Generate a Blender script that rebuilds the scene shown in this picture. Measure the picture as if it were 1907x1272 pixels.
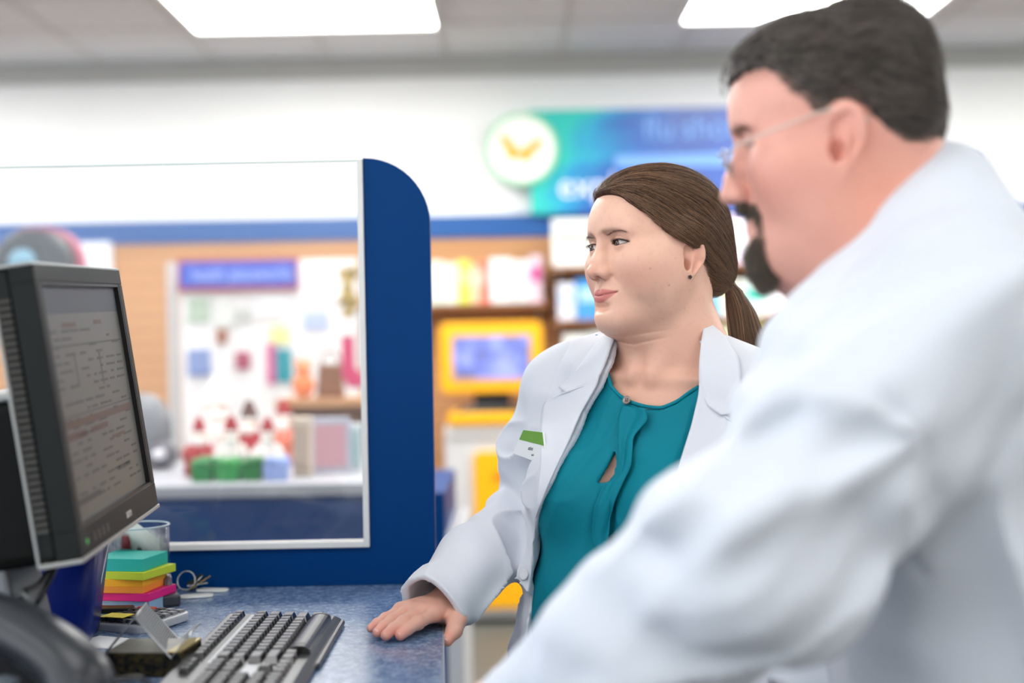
import bpy, bmesh, math, random
import numpy as np
from mathutils import Vector, Matrix, Euler
random.seed(7)
rng = np.random.default_rng(7)
for o in list(bpy.data.objects):
    bpy.data.objects.remove(o)
SC = bpy.context.scene
COL = SC.collection
R = math.radians

# ------------------------------------------------------------------ camera
FPX = 50.0 / 36.0 * 1907.0
CAM_Z = 1.40
COUNTER_Z = 1.015
cam_d = bpy.data.cameras.new('camera')
cam_d.lens = 50.0
cam_d.sensor_width = 36.0
cam_d.clip_start = 0.05
cam_d.dof.use_dof = True
cam_d.dof.focus_distance = 1.97
cam_d.dof.aperture_fstop = 1.9
cam = bpy.data.objects.new('camera', cam_d)
COL.objects.link(cam)
CAM_M = Matrix.Translation((0, 0, CAM_Z)) @ Matrix.Rotation(R(90), 4, 'X') @ Matrix.Rotation(-0.019, 4, 'Z')
cam.matrix_world = CAM_M
SC.camera = cam
# ------------------------------------------------------------------ world, exposure
SC.view_settings.view_transform = 'Standard'
SC.view_settings.look = 'None'
SC.view_settings.gamma = 1.0
SC.view_settings.use_curve_mapping = False
SC.view_settings.exposure = 0.45
SC.cycles.use_denoising = True
SC.cycles.max_bounces = 8
SC.cycles.diffuse_bounces = 4
SC.cycles.sample_clamp_indirect = 6.0
SC.cycles.caustics_reflective = False
SC.cycles.caustics_refractive = False
world = bpy.data.worlds.new('daylight')
SC.world = world
world.use_nodes = True
world.node_tree.nodes['Background'].inputs[0].default_value = (0.90, 0.95, 1.0, 1)
world.node_tree.nodes['Background'].inputs[1].default_value = 2.0
LAMP_STRENGTH = 10.5

# ------------------------------------------------------------------ pixel <-> place helpers (1907 x 1272 frame)
CM = np.array(CAM_M)
def ray(px, py):
    v = CM[:3, :3] @ np.array([(px - 953.5) / FPX, -(py - 636.0) / FPX, -1.0])
    return v / v[1]
def P(px, py, d):
    return np.array([0, 0, CAM_Z]) + ray(px, py) * d
def Pz(px, py, z):
    r = ray(px, py)
    return np.array([0, 0, CAM_Z]) + r * ((z - CAM_Z) / r[2])

# ------------------------------------------------------------------ scene graph helpers
def tag(o, label=None, cat=None, group=None, kind=None):
    if label: o['label'] = label
    if cat: o['category'] = cat
    if group: o['group'] = group
    if kind: o['kind'] = kind
    return o
def empty(name, loc=(0, 0, 0), rz=0.0, label=None, cat=None, group=None):
    o = bpy.data.objects.new(name, None)
    o.empty_display_size = 0.05
    COL.objects.link(o)
    o.location = loc
    o.rotation_euler = (0, 0, rz)
    return tag(o, label, cat, group)
def link(name, me, mat=None, parent=None, smooth=False):
    o = bpy.data.objects.new(name, me)
    COL.objects.link(o)
    if mat is not None:
        for m in (mat if isinstance(mat, (list, tuple)) else [mat]):
            me.materials.append(m)
    if smooth:
        me.polygons.foreach_set('use_smooth', [True] * len(me.polygons))
    if parent is not None:
        o.parent = parent
    return o
def mod_bevel(o, w, seg=2):
    m = o.modifiers.new('bevel', 'BEVEL'); m.width = w; m.segments = seg; m.limit_method = 'ANGLE'; m.angle_limit = R(40)
    return o
def copy_tree(o, parent=None):
    c = o.copy(); COL.objects.link(c)
    if parent is not None: c.parent = parent
    for ch in list(o.children): copy_tree(ch, c)
    return c

def root_inv(o, root):
    o.matrix_parent_inverse = Matrix.Translation(root.location).inverted()
def pc(o, parent):
    """parts are built in place, so undo the parent's own offset chain"""
    o.parent = parent; o.matrix_parent_inverse = Matrix.Identity(4)
class MB:
    """collects simple solids, then links them as one mesh object"""
    def __init__(s): s.v = []; s.f = []; s.mi = []
    def add(s, V, F, mi=0, M=None):
        n = len(s.v)
        for v in V:
            v = Vector(v)
            if M is not None: v = M @ v
            s.v.append(tuple(v))
        for f in F:
            s.f.append(tuple(i + n for i in f)); s.mi.append(mi)
        return s
    def box(s, lo, hi, M=None, mi=0):
        (a, b, c), (d, e, f) = lo, hi
        V = [(a,b,c),(d,b,c),(d,e,c),(a,e,c),(a,b,f),(d,b,f),(d,e,f),(a,e,f)]
        F = [(0,3,2,1),(4,5,6,7),(0,1,5,4),(1,2,6,5),(2,3,7,6),(3,0,4,7)]
        return s.add(V, F, mi, M)
    def frustum(s, lo, hi, z0, z1, k, M=None, mi=0, dx=0, dy=0):
        a, b = lo; d, e = hi
        cx, cy = (a + d) / 2, (b + e) / 2; hx, hy = (d - a) / 2, (e - b) / 2
        V = [(a,b,z0),(d,b,z0),(d,e,z0),(a,e,z0)] + [(cx+dx+sx*hx*k, cy+dy+sy*hy*k, z1) for sx, sy in ((-1,-1),(1,-1),(1,1),(-1,1))]
        F = [(0,3,2,1),(4,5,6,7),(0,1,5,4),(1,2,6,5),(2,3,7,6),(3,0,4,7)]
        return s.add(V, F, mi, M)
    def prism(s, pts, z0, z1, M=None, mi=0):
        n = len(pts)
        V = [(x, y, z0) for x, y in pts] + [(x, y, z1) for x, y in pts]
        F = [tuple(range(n - 1, -1, -1)), tuple(range(n, 2 * n))] + [(i, (i+1) % n, n + (i+1) % n, n + i) for i in range(n)]
        return s.add(V, F, mi, M)
    def lathe(s, prof, n=32, M=None, mi=0, c=(0, 0)):
        V = []; F = []
        for r, z in prof:
            for k in range(n):
                a = 2 * math.pi * k / n
                V.append((c[0] + r * math.cos(a), c[1] + r * math.sin(a), z))
        for i in range(len(prof) - 1):
            for k in range(n):
                k2 = (k + 1) % n
                F.append((i*n+k, i*n+k2, (i+1)*n+k2, (i+1)*n+k))
        F.append(tuple(range(n - 1, -1, -1)))
        F.append(tuple((len(prof)-1)*n + k for k in range(n)))
        return s.add(V, F, mi, M)
    def tube(s, pts, r, n=8, M=None, mi=0, closed=False):
        pts = [Vector(p) for p in pts]; N = len(pts)
        rr = r if isinstance(r, (list, tuple, np.ndarray)) else [r] * N
        V = []; F = []
        up = None
        for i, p in enumerate(pts):
            t = (pts[min(i+1, N-1)] - pts[max(i-1, 0)])
            if closed: t = pts[(i+1) % N] - pts[i-1]
            t = t.normalized() if t.length > 1e-9 else Vector((0, 0, 1))
            if up is None:
                up = t.orthogonal().normalized()
            up = (up - t * up.dot(t))
            up = up.normalized() if up.length > 1e-6 else t.orthogonal().normalized()
            b = t.cross(up)
            for k in range(n):
                a = 2 * math.pi * k / n
                V.append(p + (up * math.cos(a) + b * math.sin(a)) * rr[i])
        for i in range(N if closed else N - 1):
            j = (i + 1) % N
            for k in range(n):
                k2 = (k + 1) % n
                F.append((i*n+k, i*n+k2, j*n+k2, j*n+k))
        if not closed:
            F.append(tuple(range(n - 1, -1, -1))); F.append(tuple((N-1)*n + k for k in range(n)))
        return s.add(V, F, mi, M)
    def sphere(s, c, r, M=None, mi=0, nu=16, nv=10):
        rx, ry, rz = (r, r, r) if not isinstance(r, (list, tuple)) else r
        V = [(c[0], c[1], c[2] - rz)]; F = []
        for i in range(1, nv):
            th = math.pi * i / nv - math.pi / 2
            for k in range(nu):
                a = 2 * math.pi * k / nu
                V.append((c[0] + rx*math.cos(th)*math.cos(a), c[1] + ry*math.cos(th)*math.sin(a), c[2] + rz*math.sin(th)))
        V.append((c[0], c[1], c[2] + rz)); L = len(V) - 1
        for k in range(nu):
            k2 = (k + 1) % nu
            F.append((0, 1 + k2, 1 + k))
            for i in range(nv - 2):
                F.append((1+i*nu+k, 1+i*nu+k2, 1+(i+1)*nu+k2, 1+(i+1)*nu+k))
            F.append((L, 1+(nv-2)*nu+k, 1+(nv-2)*nu+k2))
        return s.add(V, F, mi, M)
    def build(s, name, mat=None, parent=None, smooth=False, bevel=0.0, seg=2):
        me = bpy.data.meshes.new(name)
        me.from_pydata(s.v, [], s.f); me.update()
        o = link(name, me, mat, parent, smooth)
        if any(s.mi): me.polygons.foreach_set('material_index', s.mi)
        if bevel: mod_bevel(o, bevel, seg)
        return o

def mesh_np(name, V, F, mat=None, parent=None, smooth=True, colors=None):
    me = bpy.data.meshes.new(name)
    V = np.asarray(V, dtype=np.float32); F = np.asarray(F, dtype=np.int32)
    k = F.shape[1]
    me.vertices.add(len(V)); me.vertices.foreach_set('co', V.ravel())
    me.loops.add(F.size); me.loops.foreach_set('vertex_index', F.ravel())
    me.polygons.add(len(F)); me.polygons.foreach_set('loop_start', np.arange(0, F.size, k, dtype=np.int32))
    me.update(calc_edges=True); me.validate()
    if colors is not None:
        at = me.color_attributes.new('tint', 'FLOAT_COLOR', 'POINT')
        at.data.foreach_set('color', np.c_[colors, np.ones(len(V))].astype(np.float32).ravel())
    return link(name, me, mat, parent, smooth)

# ------------------------------------------------------------------ materials
def lin(c):
    return tuple(((x / 12.92) if x <= 0.04045 else ((x + 0.055) / 1.055) ** 2.4) for x in c)
def rgb(r, g, b): return lin((r / 255, g / 255, b / 255))
_mats = {}
def mat(name, col=(0.8, 0.8, 0.8), rough=0.5, metal=0.0, noise=None, bump=None, emit=0.0, trans=0.0, ior=1.45, coat=0.0,
        sss=0.0, attr=False, alpha=1.0, spec=0.5, sheen=0.0):
    if name in _mats: return _mats[name]
    m = bpy.data.materials.new(name); m.use_nodes = True
    nt = m.node_tree; b = nt.nodes['Principled BSDF']
    I = b.inputs
    I['Base Color'].default_value = (*col, 1); I['Roughness'].default_value = rough; I['Metallic'].default_value = metal
    I['Transmission Weight'].default_value = trans; I['IOR'].default_value = ior; I['Coat Weight'].default_value = coat
    I['Alpha'].default_value = alpha; I['Specular IOR Level'].default_value = spec; I['Sheen Weight'].default_value = sheen
    if emit:
        I['Emission Color'].default_value = (*col, 1); I['Emission Strength'].default_value = emit
    if sss:
        I['Subsurface Weight'].default_value = sss; I['Subsurface Radius'].default_value = (1.0, 0.35, 0.2); I['Subsurface Scale'].default_value = 0.006
    src = None
    tc = nt.nodes.new('ShaderNodeTexCoord')
    if attr:
        a = nt.nodes.new('ShaderNodeVertexColor'); a.layer_name = 'tint'; src = a.outputs[0]
    if noise:      # (scale, second colour, detail, contrast)
        n = nt.nodes.new('ShaderNodeTexNoise'); n.inputs['Scale'].default_value = noise[0]
        n.inputs['Detail'].default_value = noise[2] if len(noise) > 2 else 4
        nt.links.new(tc.outputs['Object'], n.inputs['Vector'])
        r = nt.nodes.new('ShaderNodeValToRGB'); w = noise[3] if len(noise) > 3 else 0.2
        r.color_ramp.elements[0].position = 0.5 - w; r.color_ramp.elements[1].position = 0.5 + w
        r.color_ramp.elements[0].color = (*col, 1); r.color_ramp.elements[1].color = (*noise[1], 1)
        nt.links.new(n.outputs['Fac'], r.inputs[0])
        if src is not None:
            mx = nt.nodes.new('ShaderNodeMix'); mx.data_type = 'RGBA'; mx.blend_type = 'MULTIPLY'; mx.inputs[0].default_value = 1
            nt.links.new(src, mx.inputs[6]); nt.links.new(r.outputs[0], mx.inputs[7]); src = mx.outputs[2]
        else: src = r.outputs[0]
    if src is not None: nt.links.new(src, I['Base Color'])
    if bump:       # (scale, strength, distance)
        n = nt.nodes.new('ShaderNodeTexNoise'); n.inputs['Scale'].default_value = bump[0]; n.inputs['Detail'].default_value = 5
        nt.links.new(tc.outputs['Object'], n.inputs['Vector'])
        bp = nt.nodes.new('ShaderNodeBump'); bp.inputs['Strength'].default_value = bump[1]; bp.inputs['Distance'].default_value = bump[2]
        nt.links.new(n.outputs['Fac'], bp.inputs['Height']); nt.links.new(bp.outputs[0], I['Normal'])
    _mats[name] = m
    return m
def nmat(name): return _mats[name]
# ------------------------------------------------------------------ sculpting toolkit: distance fields -> quad meshes
def A(*p): return np.array(p, dtype=np.float64)
def ell(p, c, r):
    q = (p - A(*c)) / A(*r)
    k0 = np.sqrt((q * q).sum(-1)) + 1e-9
    q2 = q / A(*r)
    k1 = np.sqrt((q2 * q2).sum(-1)) + 1e-9
    return k0 * (k0 - 1.0) / k1
def ellr(p, c, r, M):
    return ell((p - A(*c)) @ M, (0, 0, 0), r)
def cap(p, a, b, ra, rb):
    a = np.asarray(a, float); b = np.asarray(b, float)
    pa = p - a; ba = b - a
    h = np.clip((pa @ ba) / (ba @ ba + 1e-12), 0, 1)
    return np.sqrt(((pa - h[:, None] * ba) ** 2).sum(-1)) - (ra + (rb - ra) * h)
def chain(p, pts, rs, k=0.004):
    d = cap(p, pts[0], pts[1], rs[0], rs[1])
    for i in range(1, len(pts) - 1):
        d = smin(d, cap(p, pts[i], pts[i+1], rs[i], rs[i+1]), k)
    return d
def smin(a, b, k):
    h = np.maximum(k - np.abs(a - b), 0) / k
    return np.minimum(a, b) - h * h * k * 0.25
def smax(a, b, k): return -smin(-a, -b, k)
def ssub(a, b, k): return smax(a, -b, k)          # a without b
def sstep(e0, e1, x):
    t = np.clip((x - e0) / (e1 - e0), 0, 1); return t * t * (3 - 2 * t)
def gauss(p, c, s):
    return np.exp(-(((p - A(*c)) / A(*s)) ** 2).sum(-1))
def sdpoly(q, poly):
    """signed distance to a 2-D polygon, negative inside"""
    v = np.asarray(poly, float); n = len(v)
    d = ((q - v[0]) ** 2).sum(-1); s = np.ones(len(q))
    for i in range(n):
        j = i - 1
        e = v[j] - v[i]; w = q - v[i]
        b = w - e * np.clip((w @ e) / (e @ e + 1e-12), 0, 1)[:, None]
        d = np.minimum(d, (b * b).sum(-1))
        c1 = q[:, 1] >= v[i][1]; c2 = q[:, 1] < v[j][1]; c3 = e[0] * w[:, 1] > e[1] * w[:, 0]
        s = np.where((c1 & c2 & c3) | (~c1 & ~c2 & ~c3), -s, s)
    return s * np.sqrt(d)
def vnoise(p, scale, seed=0):
    """smooth value noise, about -1..1"""
    q = p * scale + seed * 17.3
    i = np.floor(q).astype(np.int64); f = q - i; f = f * f * (3 - 2 * f)
    def h(ix, iy, iz):
        n = (ix * 73856093) ^ (iy * 19349663) ^ (iz * 83492791) ^ (seed * 2654435761)
        n = (n ^ (n >> 13)) * 1274126177
        return ((n ^ (n >> 16)) & 0xffff) / 32767.5 - 1
    out = 0
    for dx in (0, 1):
        for dy in (0, 1):
            for dz in (0, 1):
                w = (f[:, 0] if dx else 1 - f[:, 0]) * (f[:, 1] if dy else 1 - f[:, 1]) * (f[:, 2] if dz else 1 - f[:, 2])
                out = out + w * h(i[:, 0] + dx, i[:, 1] + dy, i[:, 2] + dz)
    return out
def sculpt(fn, lo, hi, h, slack=1.6):
    """mesh the zero surface of fn inside the box (surface nets); returns vertices, quads"""
    lo = np.asarray(lo, float); hi = np.asarray(hi, float)
    B = 8
    nb = np.maximum(1, np.ceil((hi - lo) / (h * B)).astype(int))
    N = nb * B + 1
    ci = np.stack(np.meshgrid(*[np.arange(n) for n in nb], indexing='ij'), -1).reshape(-1, 3)
    cc = lo + (ci + 0.5) * B * h
    dv = fn(cc)
    act = np.abs(dv) < B * h * 0.87 * slack
    V = np.empty(N, dtype=np.float32)
    sg = np.where(dv < 0, -1.0, 1.0).reshape(nb) * h * 4
    V[:-1, :-1, :-1] = np.repeat(np.repeat(np.repeat(sg, B, 0), B, 1), B, 2)
    V[-1] = V[-2]; V[:, -1] = V[:, -2]; V[:, :, -1] = V[:, :, -2]
    off = np.stack(np.meshgrid(*[np.arange(B + 1)] * 3, indexing='ij'), -1).reshape(-1, 3)
    ai = ci[act]
    for s in range(0, len(ai), 600):
        idx = (ai[s:s+600, None, :] * B + off[None]).reshape(-1, 3)
        V[idx[:, 0], idx[:, 1], idx[:, 2]] = fn(lo + idx * h)
    S = V < 0
    c = [S[dx:N[0]-1+dx, dy:N[1]-1+dy, dz:N[2]-1+dz] for dx in (0, 1) for dy in (0, 1) for dz in (0, 1)]
    alln = c[0].copy(); anyn = c[0].copy()
    for x in c[1:]: alln &= x; anyn |= x
    mixed = anyn & ~alln
    cells = np.argwhere(mixed)
    vid = -np.ones(mixed.shape, dtype=np.int64); vid[mixed] = np.arange(len(cells))
    corners = np.array([(dx, dy, dz) for dx in (0, 1) for dy in (0, 1) for dz in (0, 1)])
    val = np.stack([V[cells[:, 0]+a, cells[:, 1]+b, cells[:, 2]+c_] for a, b, c_ in corners], 1)
    acc = np.zeros((len(cells), 3)); cnt = np.zeros(len(cells))
    for i in range(8):
        for ax in range(3):
            if corners[i][ax]: continue
            j = i + (4, 2, 1)[ax]
            a = val[:, i]; b = val[:, j]; m = (a < 0) != (b < 0)
            t = np.where(m, a / np.where(m, a - b, 1), 0)
            pt = corners[i] + np.outer(t, np.eye(3)[ax])
            acc[m] += pt[m]; cnt[m] += 1
    VV = lo + (cells + acc / cnt[:, None]) * h
    F = []
    for ax in range(3):
        sl0 = [slice(None)] * 3; sl1 = [slice(None)] * 3
        sl0[ax] = slice(0, -1); sl1[ax] = slice(1, None)
        s0 = S[tuple(sl0)]; s1 = S[tuple(sl1)]
        e = np.argwhere(s0 != s1)
        u, w = [(1, 2), (2, 0), (0, 1)][ax]
        ok = (e[:, u] > 0) & (e[:, w] > 0) & (e[:, u] < N[u]-1) & (e[:, w] < N[w]-1)
        e = e[ok]
        def g(du, dw):
            q = e.copy(); q[:, u] -= du; q[:, w] -= dw
            return vid[q[:, 0], q[:, 1], q[:, 2]]
        q4 = np.stack([g(1, 1), g(0, 1), g(0, 0), g(1, 0)], 1)
        fl = ~S[e[:, 0], e[:, 1], e[:, 2]]
        q4[fl] = q4[fl][:, ::-1]
        F.append(q4)
    F = np.concatenate(F); F = F[(F >= 0).all(1)]
    return VV, F
def frame(loc, yaw=0, pitch=0, roll=0):
    """local frame (x = own right, y = forward, z = up) facing the camera at yaw 0 and picture-left at yaw 90"""
    M = Matrix.Translation(Vector(loc)) @ Matrix.Rotation(math.pi, 4, 'Z') @ Matrix.Rotation(R(-yaw), 4, 'Z') \
        @ Matrix.Rotation(R(pitch), 4, 'X') @ Matrix.Rotation(R(roll), 4, 'Y')
    return np.array(M)
def toL(M, p):
    return (np.atleast_2d(p) - M[:3, 3]) @ M[:3, :3]
def toW(M, p):
    return np.atleast_2d(p) @ M[:3, :3].T + M[:3, 3]
def march(fn, px, py, d0=0.8, d1=3.0, n=80):
    """where the sight lines through picture points meet a world-space distance field"""
    px = np.atleast_1d(np.asarray(px, float)); py = np.atleast_1d(np.asarray(py, float))
    r = np.stack([ray(a, b) for a, b in zip(px, py)])
    t = np.full(len(px), d0); o = A(0, 0, CAM_Z)
    L = np.sqrt((r * r).sum(1))
    for _ in range(n):
        d = fn(o + r * t[:, None]); t = t + np.clip(d, -0.05, 0.2) / L * 0.8
        t = np.minimum(t, d1)
    return o + r * t[:, None]
def grad(fn, p, e=0.0015):
    g = np.stack([fn(p + e * np.eye(3)[i]) - fn(p - e * np.eye(3)[i]) for i in range(3)], 1)
    return g / (np.linalg.norm(g, axis=1, keepdims=True) + 1e-9)
def snap(fn, p, off=0.0, it=5):
    for _ in range(it):
        p = p - grad(fn, p) * (fn(p) - off)[:, None] * 0.9
    return p
def resample(pts, n):
    pts = np.asarray(pts, float)
    s = np.r_[0, np.cumsum(np.linalg.norm(np.diff(pts, axis=0), axis=1))]
    t = np.linspace(0, s[-1], n)
    return np.stack([np.interp(t, s, pts[:, k]) for k in range(pts.shape[1])], 1)
def smoothline(pts, n, it=2):
    p = resample(pts, n)
    for _ in range(it):
        p[1:-1] = (p[:-2] + 2 * p[1:-1] + p[2:]) / 4
    return p
def hair(name, strands, radius, m, parent=None, tip=0.3):
    """strands: (N, K, 3) array of points -> one hair object"""
    N, K, _ = strands.shape
    hc = bpy.data.hair_curves.new(name)
    hc.add_curves([K] * N)
    hc.position_data.foreach_set('vector', strands.astype(np.float32).ravel())
    rad = (np.asarray(radius).reshape(-1, 1) * np.linspace(1, tip, K)[None]) * np.ones((N, 1))
    at = hc.attributes.get('radius') or hc.attributes.new('radius', 'FLOAT', 'POINT')
    at.data.foreach_set('value', rad.astype(np.float32).ravel())
    o = bpy.data.objects.new(name, hc); COL.objects.link(o)
    hc.materials.append(m)
    if parent is not None: o.parent = parent
    return o
# ------------------------------------------------------------------ the shop
D = 7.60                      # depth of the back wall
H = 2.92
WHITEW = mat('white_wall', rgb(246, 247, 246), 0.85, noise=(0.6, rgb(242, 243, 242)))
CEIL = mat('ceiling_tile', rgb(222, 225, 228), 0.9, bump=(260, 0.3, 0.002))
BLUE = mat('blue_laminate', rgb(0, 56, 114), 0.4, noise=(1.4, rgb(0, 60, 120), 3, 0.4), spec=0.12)
BLUE2 = mat('blue_band_paint', rgb(24, 84, 150), 0.45)
WOOD = mat('slatwall_maple', rgb(200, 150, 104), 0.5, noise=(3, rgb(190, 140, 96), 5, 0.3))
WOODD = mat('shelf_wood', rgb(150, 100, 62), 0.55)
GROOVE = mat('slat_groove', rgb(150, 104, 66), 0.7)
TRIMW = mat('white_trim', rgb(226, 226, 224), 0.35)
GREYP = mat('light_grey_plastic', rgb(196, 198, 200), 0.4)
GREYF = mat('grey_floor', rgb(100, 102, 98), 0.45, noise=(6, rgb(88, 90, 88), 6, 0.3))
YEL = mat('kiosk_yellow', rgb(250, 182, 16), 0.35)
BLK = mat('black_plastic', rgb(20, 22, 22), 0.38)
def struct(o): o['kind'] = 'structure'; return o
XL, XR, YB = -5.2, 5.6, -1.8
struct(MB().box((XL, YB, -0.1), (XR, D + 0.1, 0.0)).build('floor', GREYF))
# ceiling: grid of tiles with holes for the luminaires kept simple by hanging the fixtures just below it
cm = MB().box((XL, YB, H), (XR, D + 0.1, H + 0.1))
struct(cm.build('ceiling', CEIL))
g = MB()
x = XL
while x < XR:
    g.box((x - 0.012, YB, H - 0.006), (x + 0.012, D, H)); x += 0.61
y = YB
while y < D:
    g.box((XL, y - 0.012, H - 0.006), (XR, y + 0.012, H)); y += 0.61
struct(g.build('trim_1', mat('ceiling_grid', rgb(204, 204, 202), 0.6)))
struct(MB().box((XL, D, 0), (XR, D + 0.12, H)).build('wall_back', WHITEW))
struct(MB().box((XL - 0.12, 3.2, 0), (XL, D + 0.1, H)).box((XL - 0.12, YB, 0), (XL, 3.2, 0.4)).box((XL - 0.12, YB, H - 0.2), (XL, 3.2, H)).build('wall_left', WHITEW))  # unseen side wall, its opening added to let daylight in from the left
struct(MB().box((XR, YB, 0), (XR + 0.12, D + 0.1, H)).build('wall_right', WHITEW))
WX = -2.6      # unseen wall shaped for the light: open left for daylight, solid right blocks it
struct(MB().box((WX, YB - 0.12, 0), (XR, YB, H)).box((XL, YB - 0.12, 0), (WX, YB, 0.35)).box((XL, YB - 0.12, H - 0.2), (WX, YB, H)).build('wall_front', WHITEW))
struct(MB().box((XL, D - 0.06, H - 0.10), (XR, D, H)).build('trim_2', mat('shadow_gap_grey', rgb(188, 188, 184), 0.7)))  # grey strip standing in for the shadow gap under the ceiling
zb1, zb0 = P(953, 399, D - .05)[2], P(953, 441, D - .05)[2]
struct(MB().box((XL, D - 0.05, zb0), (XR, D, zb1)).build('trim_3', BLUE2))
sw = MB(); z = 0.1; k = 0
while z < zb0 - 0.005:
    z1 = min(z + 0.070, zb0)
    sw.box((XL, D - 0.030, z), (XR, D - 0.0005, z1), mi=0); z += 0.078
sw.box((XL, D - 0.018, 0.1), (XR, D - 0.0006, zb0), mi=1)
struct(sw.build('trim_4', [WOOD, GROOVE]))
struct(MB().box((XL, D - 0.04, 0), (XR, D, 0.1)).build('baseboard_back', mat('dark_base', rgb(70, 72, 74), 0.6)))
# luminaires
LAMP = mat('lamp_diffuser', (1.0, 0.99, 0.97), 0.5, emit=LAMP_STRENGTH)
LAMP2 = mat('lamp_diffuser_dim', (1.0, 0.99, 0.97), 0.5, emit=LAMP_STRENGTH * 0.32)
LF = mat('lamp_frame', rgb(222, 222, 220), 0.4)
def light(x, y, label, lm):
    t = empty('ceiling_light', (x, y, H - 0.03), 0, label, 'light', 'recessed ceiling light panels')
    w, l = 0.56, 0.56
    fr = MB()
    for a, b in (((-w - .02, -l - .02), (w + .02, -l)), ((-w - .02, l), (w + .02, l + .02)), ((-w - .02, -l), (-w, l)), ((w, -l), (w + .02, l))):
        fr.box((a[0], a[1], -0.010), (b[0], b[1], 0.029))
    fr.build('frame', LF, t)
    MB().box((-w, -l, -0.002), (w, l, 0.020)).build('diffuser', lm, t)
    return t
ORD = ['first', 'second', 'third', 'fourth', 'fifth', 'sixth', 'seventh', 'eighth', 'ninth', 'tenth', 'eleventh', 'twelfth']
rows = [(6.13, ''), (4.0, ''), (0.9, ''), (-1.2, '')]
names = {(0, 1): 'bright square ceiling light panel above the counter screen, at the top left',
         (0, 2): 'bright ceiling light panel above the hair of the man'}
for i, (yy, _) in enumerate(rows):
    for j, xx in enumerate((-3.17, -0.89, 1.39, 3.67)):
        if i == 0 and j not in (1, 2): pass
        light(xx, yy, names.get((i, j), 'square ceiling light panel, %s row from the back wall, %s from the left' % (ORD[i], ORD[j])), LAMP if i < 2 else LAMP2)

# ------------------------------------------------------------------ wall sign with a butterfly roundel
def flat_text(name, cu, m, parent, M):
    t_ = bpy.data.objects.new(name + '_curve', cu); COL.objects.link(t_)
    me = bpy.data.meshes.new_from_object(t_.evaluated_get(bpy.context.evaluated_depsgraph_get()))
    bpy.data.objects.remove(t_); me.name = name
    o = bpy.data.objects.new(name, me); COL.objects.link(o); me.materials.clear(); me.materials.append(m)
    o.parent = parent; o.matrix_local = M
    return o
def text(name, s, size, m, parent, M, ext=0.002):
    cu = bpy.data.curves.new(name, 'FONT'); cu.body = s; cu.size = size; cu.extrude = ext; cu.align_x = 'LEFT'
    return flat_text(name, cu, m, parent, M)
def wallM(x, y, z): return Matrix.Translation((x, y, z)) @ Matrix.Rotation(R(90), 4, 'X')
ys = D - 0.11
a = P(985, 206, ys); b = P(1395, 391, ys)
s_ = empty('wall_sign', (a[0], ys, b[2]), 0, 'wide blue wall sign with white lettering and a white butterfly roundel', 'sign')
W_, H_ = b[0] - a[0], a[2] - b[2]
def sign_mat(name, stops, vert=False):
    m = bpy.data.materials.new(name); m.use_nodes = True; nt = m.node_tree; bs = nt.nodes['Principled BSDF']; bs.inputs['Roughness'].default_value = 0.35
    tc = nt.nodes.new('ShaderNodeTexCoord'); sp = nt.nodes.new('ShaderNodeSeparateXYZ'); nt.links.new(tc.outputs['Generated'], sp.inputs[0])
    ad = nt.nodes.new('ShaderNodeMath'); ad.operation = 'ADD'
    nz = nt.nodes.new('ShaderNodeTexNoise'); nz.inputs['Scale'].default_value = 3.0; nt.links.new(tc.outputs['Generated'], nz.inputs[0])
    mm_ = nt.nodes.new('ShaderNodeMath'); mm_.operation = 'MULTIPLY_ADD'; mm_.inputs[1].default_value = 0.5; mm_.inputs[2].default_value = -0.25
    nt.links.new(nz.outputs['Fac'], mm_.inputs[0])
    src = ad
    mx = nt.nodes.new('ShaderNodeMath'); mx.operation = 'MULTIPLY_ADD'; mx.inputs[1].default_value = -0.30 if vert else 0.0
    nt.links.new(sp.outputs['Z'], mx.inputs[0]); nt.links.new(sp.outputs['X'], mx.inputs[2])
    nt.links.new(mx.outputs[0], ad.inputs[0]); nt.links.new(mm_.outputs[0], ad.inputs[1])
    r = nt.nodes.new('ShaderNodeValToRGB')
    while len(r.color_ramp.elements) > 1: r.color_ramp.elements.remove(r.color_ramp.elements[0])
    r.color_ramp.elements[0].position = stops[0][0]; r.color_ramp.elements[0].color = (*stops[0][1], 1)
    for p_, c_ in stops[1:]:
        e = r.color_ramp.elements.new(p_); e.color = (*c_, 1)
    nt.links.new(ad.outputs[0], r.inputs[0]); nt.links.new(r.outputs[0], bs.inputs['Base Color'])
    return m
SG = sign_mat('sign_print', [(-0.0, rgb(40, 190, 180)), (0.10, rgb(30, 150, 196)), (0.25, rgb(34, 96, 176)), (0.55, rgb(50, 84, 160)), (1.0, rgb(70, 110, 200))], True)
MB().box((0, 0, 0), (W_, 0.05, H_)).build('panel', SG, s_)
c = P(972, 277, ys - 0.03); rr = 0.168
def disc(name, r0, r1, y0, y1, m, parent, cx, cz, n=48, green=False):
    mb = MB(); mb.lathe([(r0, y0), (r1, y0), (r1, y1), (r0, y1)] if r0 > 0 else [(0.0001, y0), (r1, y0), (r1, y1), (0.0001, y1)], n, Matrix.Translation((cx, 0, cz)) @ Matrix.Rotation(R(90), 4, 'X'))
    return mb.build(name, m, parent)
cx, cz = c[0] - a[0], c[2] - b[2]
rd = disc('roundel', 0, rr, -0.02, 0.03, mat('roundel_white', rgb(246, 246, 240), 0.5), s_, cx, cz)
disc('roundel_rim', rr, rr + 0.022, -0.02, 0.028, mat('roundel_green', rgb(150, 214, 170), 0.5), s_, cx, cz)
bf = [(0, -.01), (.03, .015), (.075, .055), (.105, .06), (.095, .015), (.06, -.02), (.055, -.055), (.025, -.06), (0, -.035), (-.025, -.06), (-.055, -.055), (-.06, -.02), (-.095, .015), (-.105, .06), (-.075, .055), (-.03, .015)]
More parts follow.
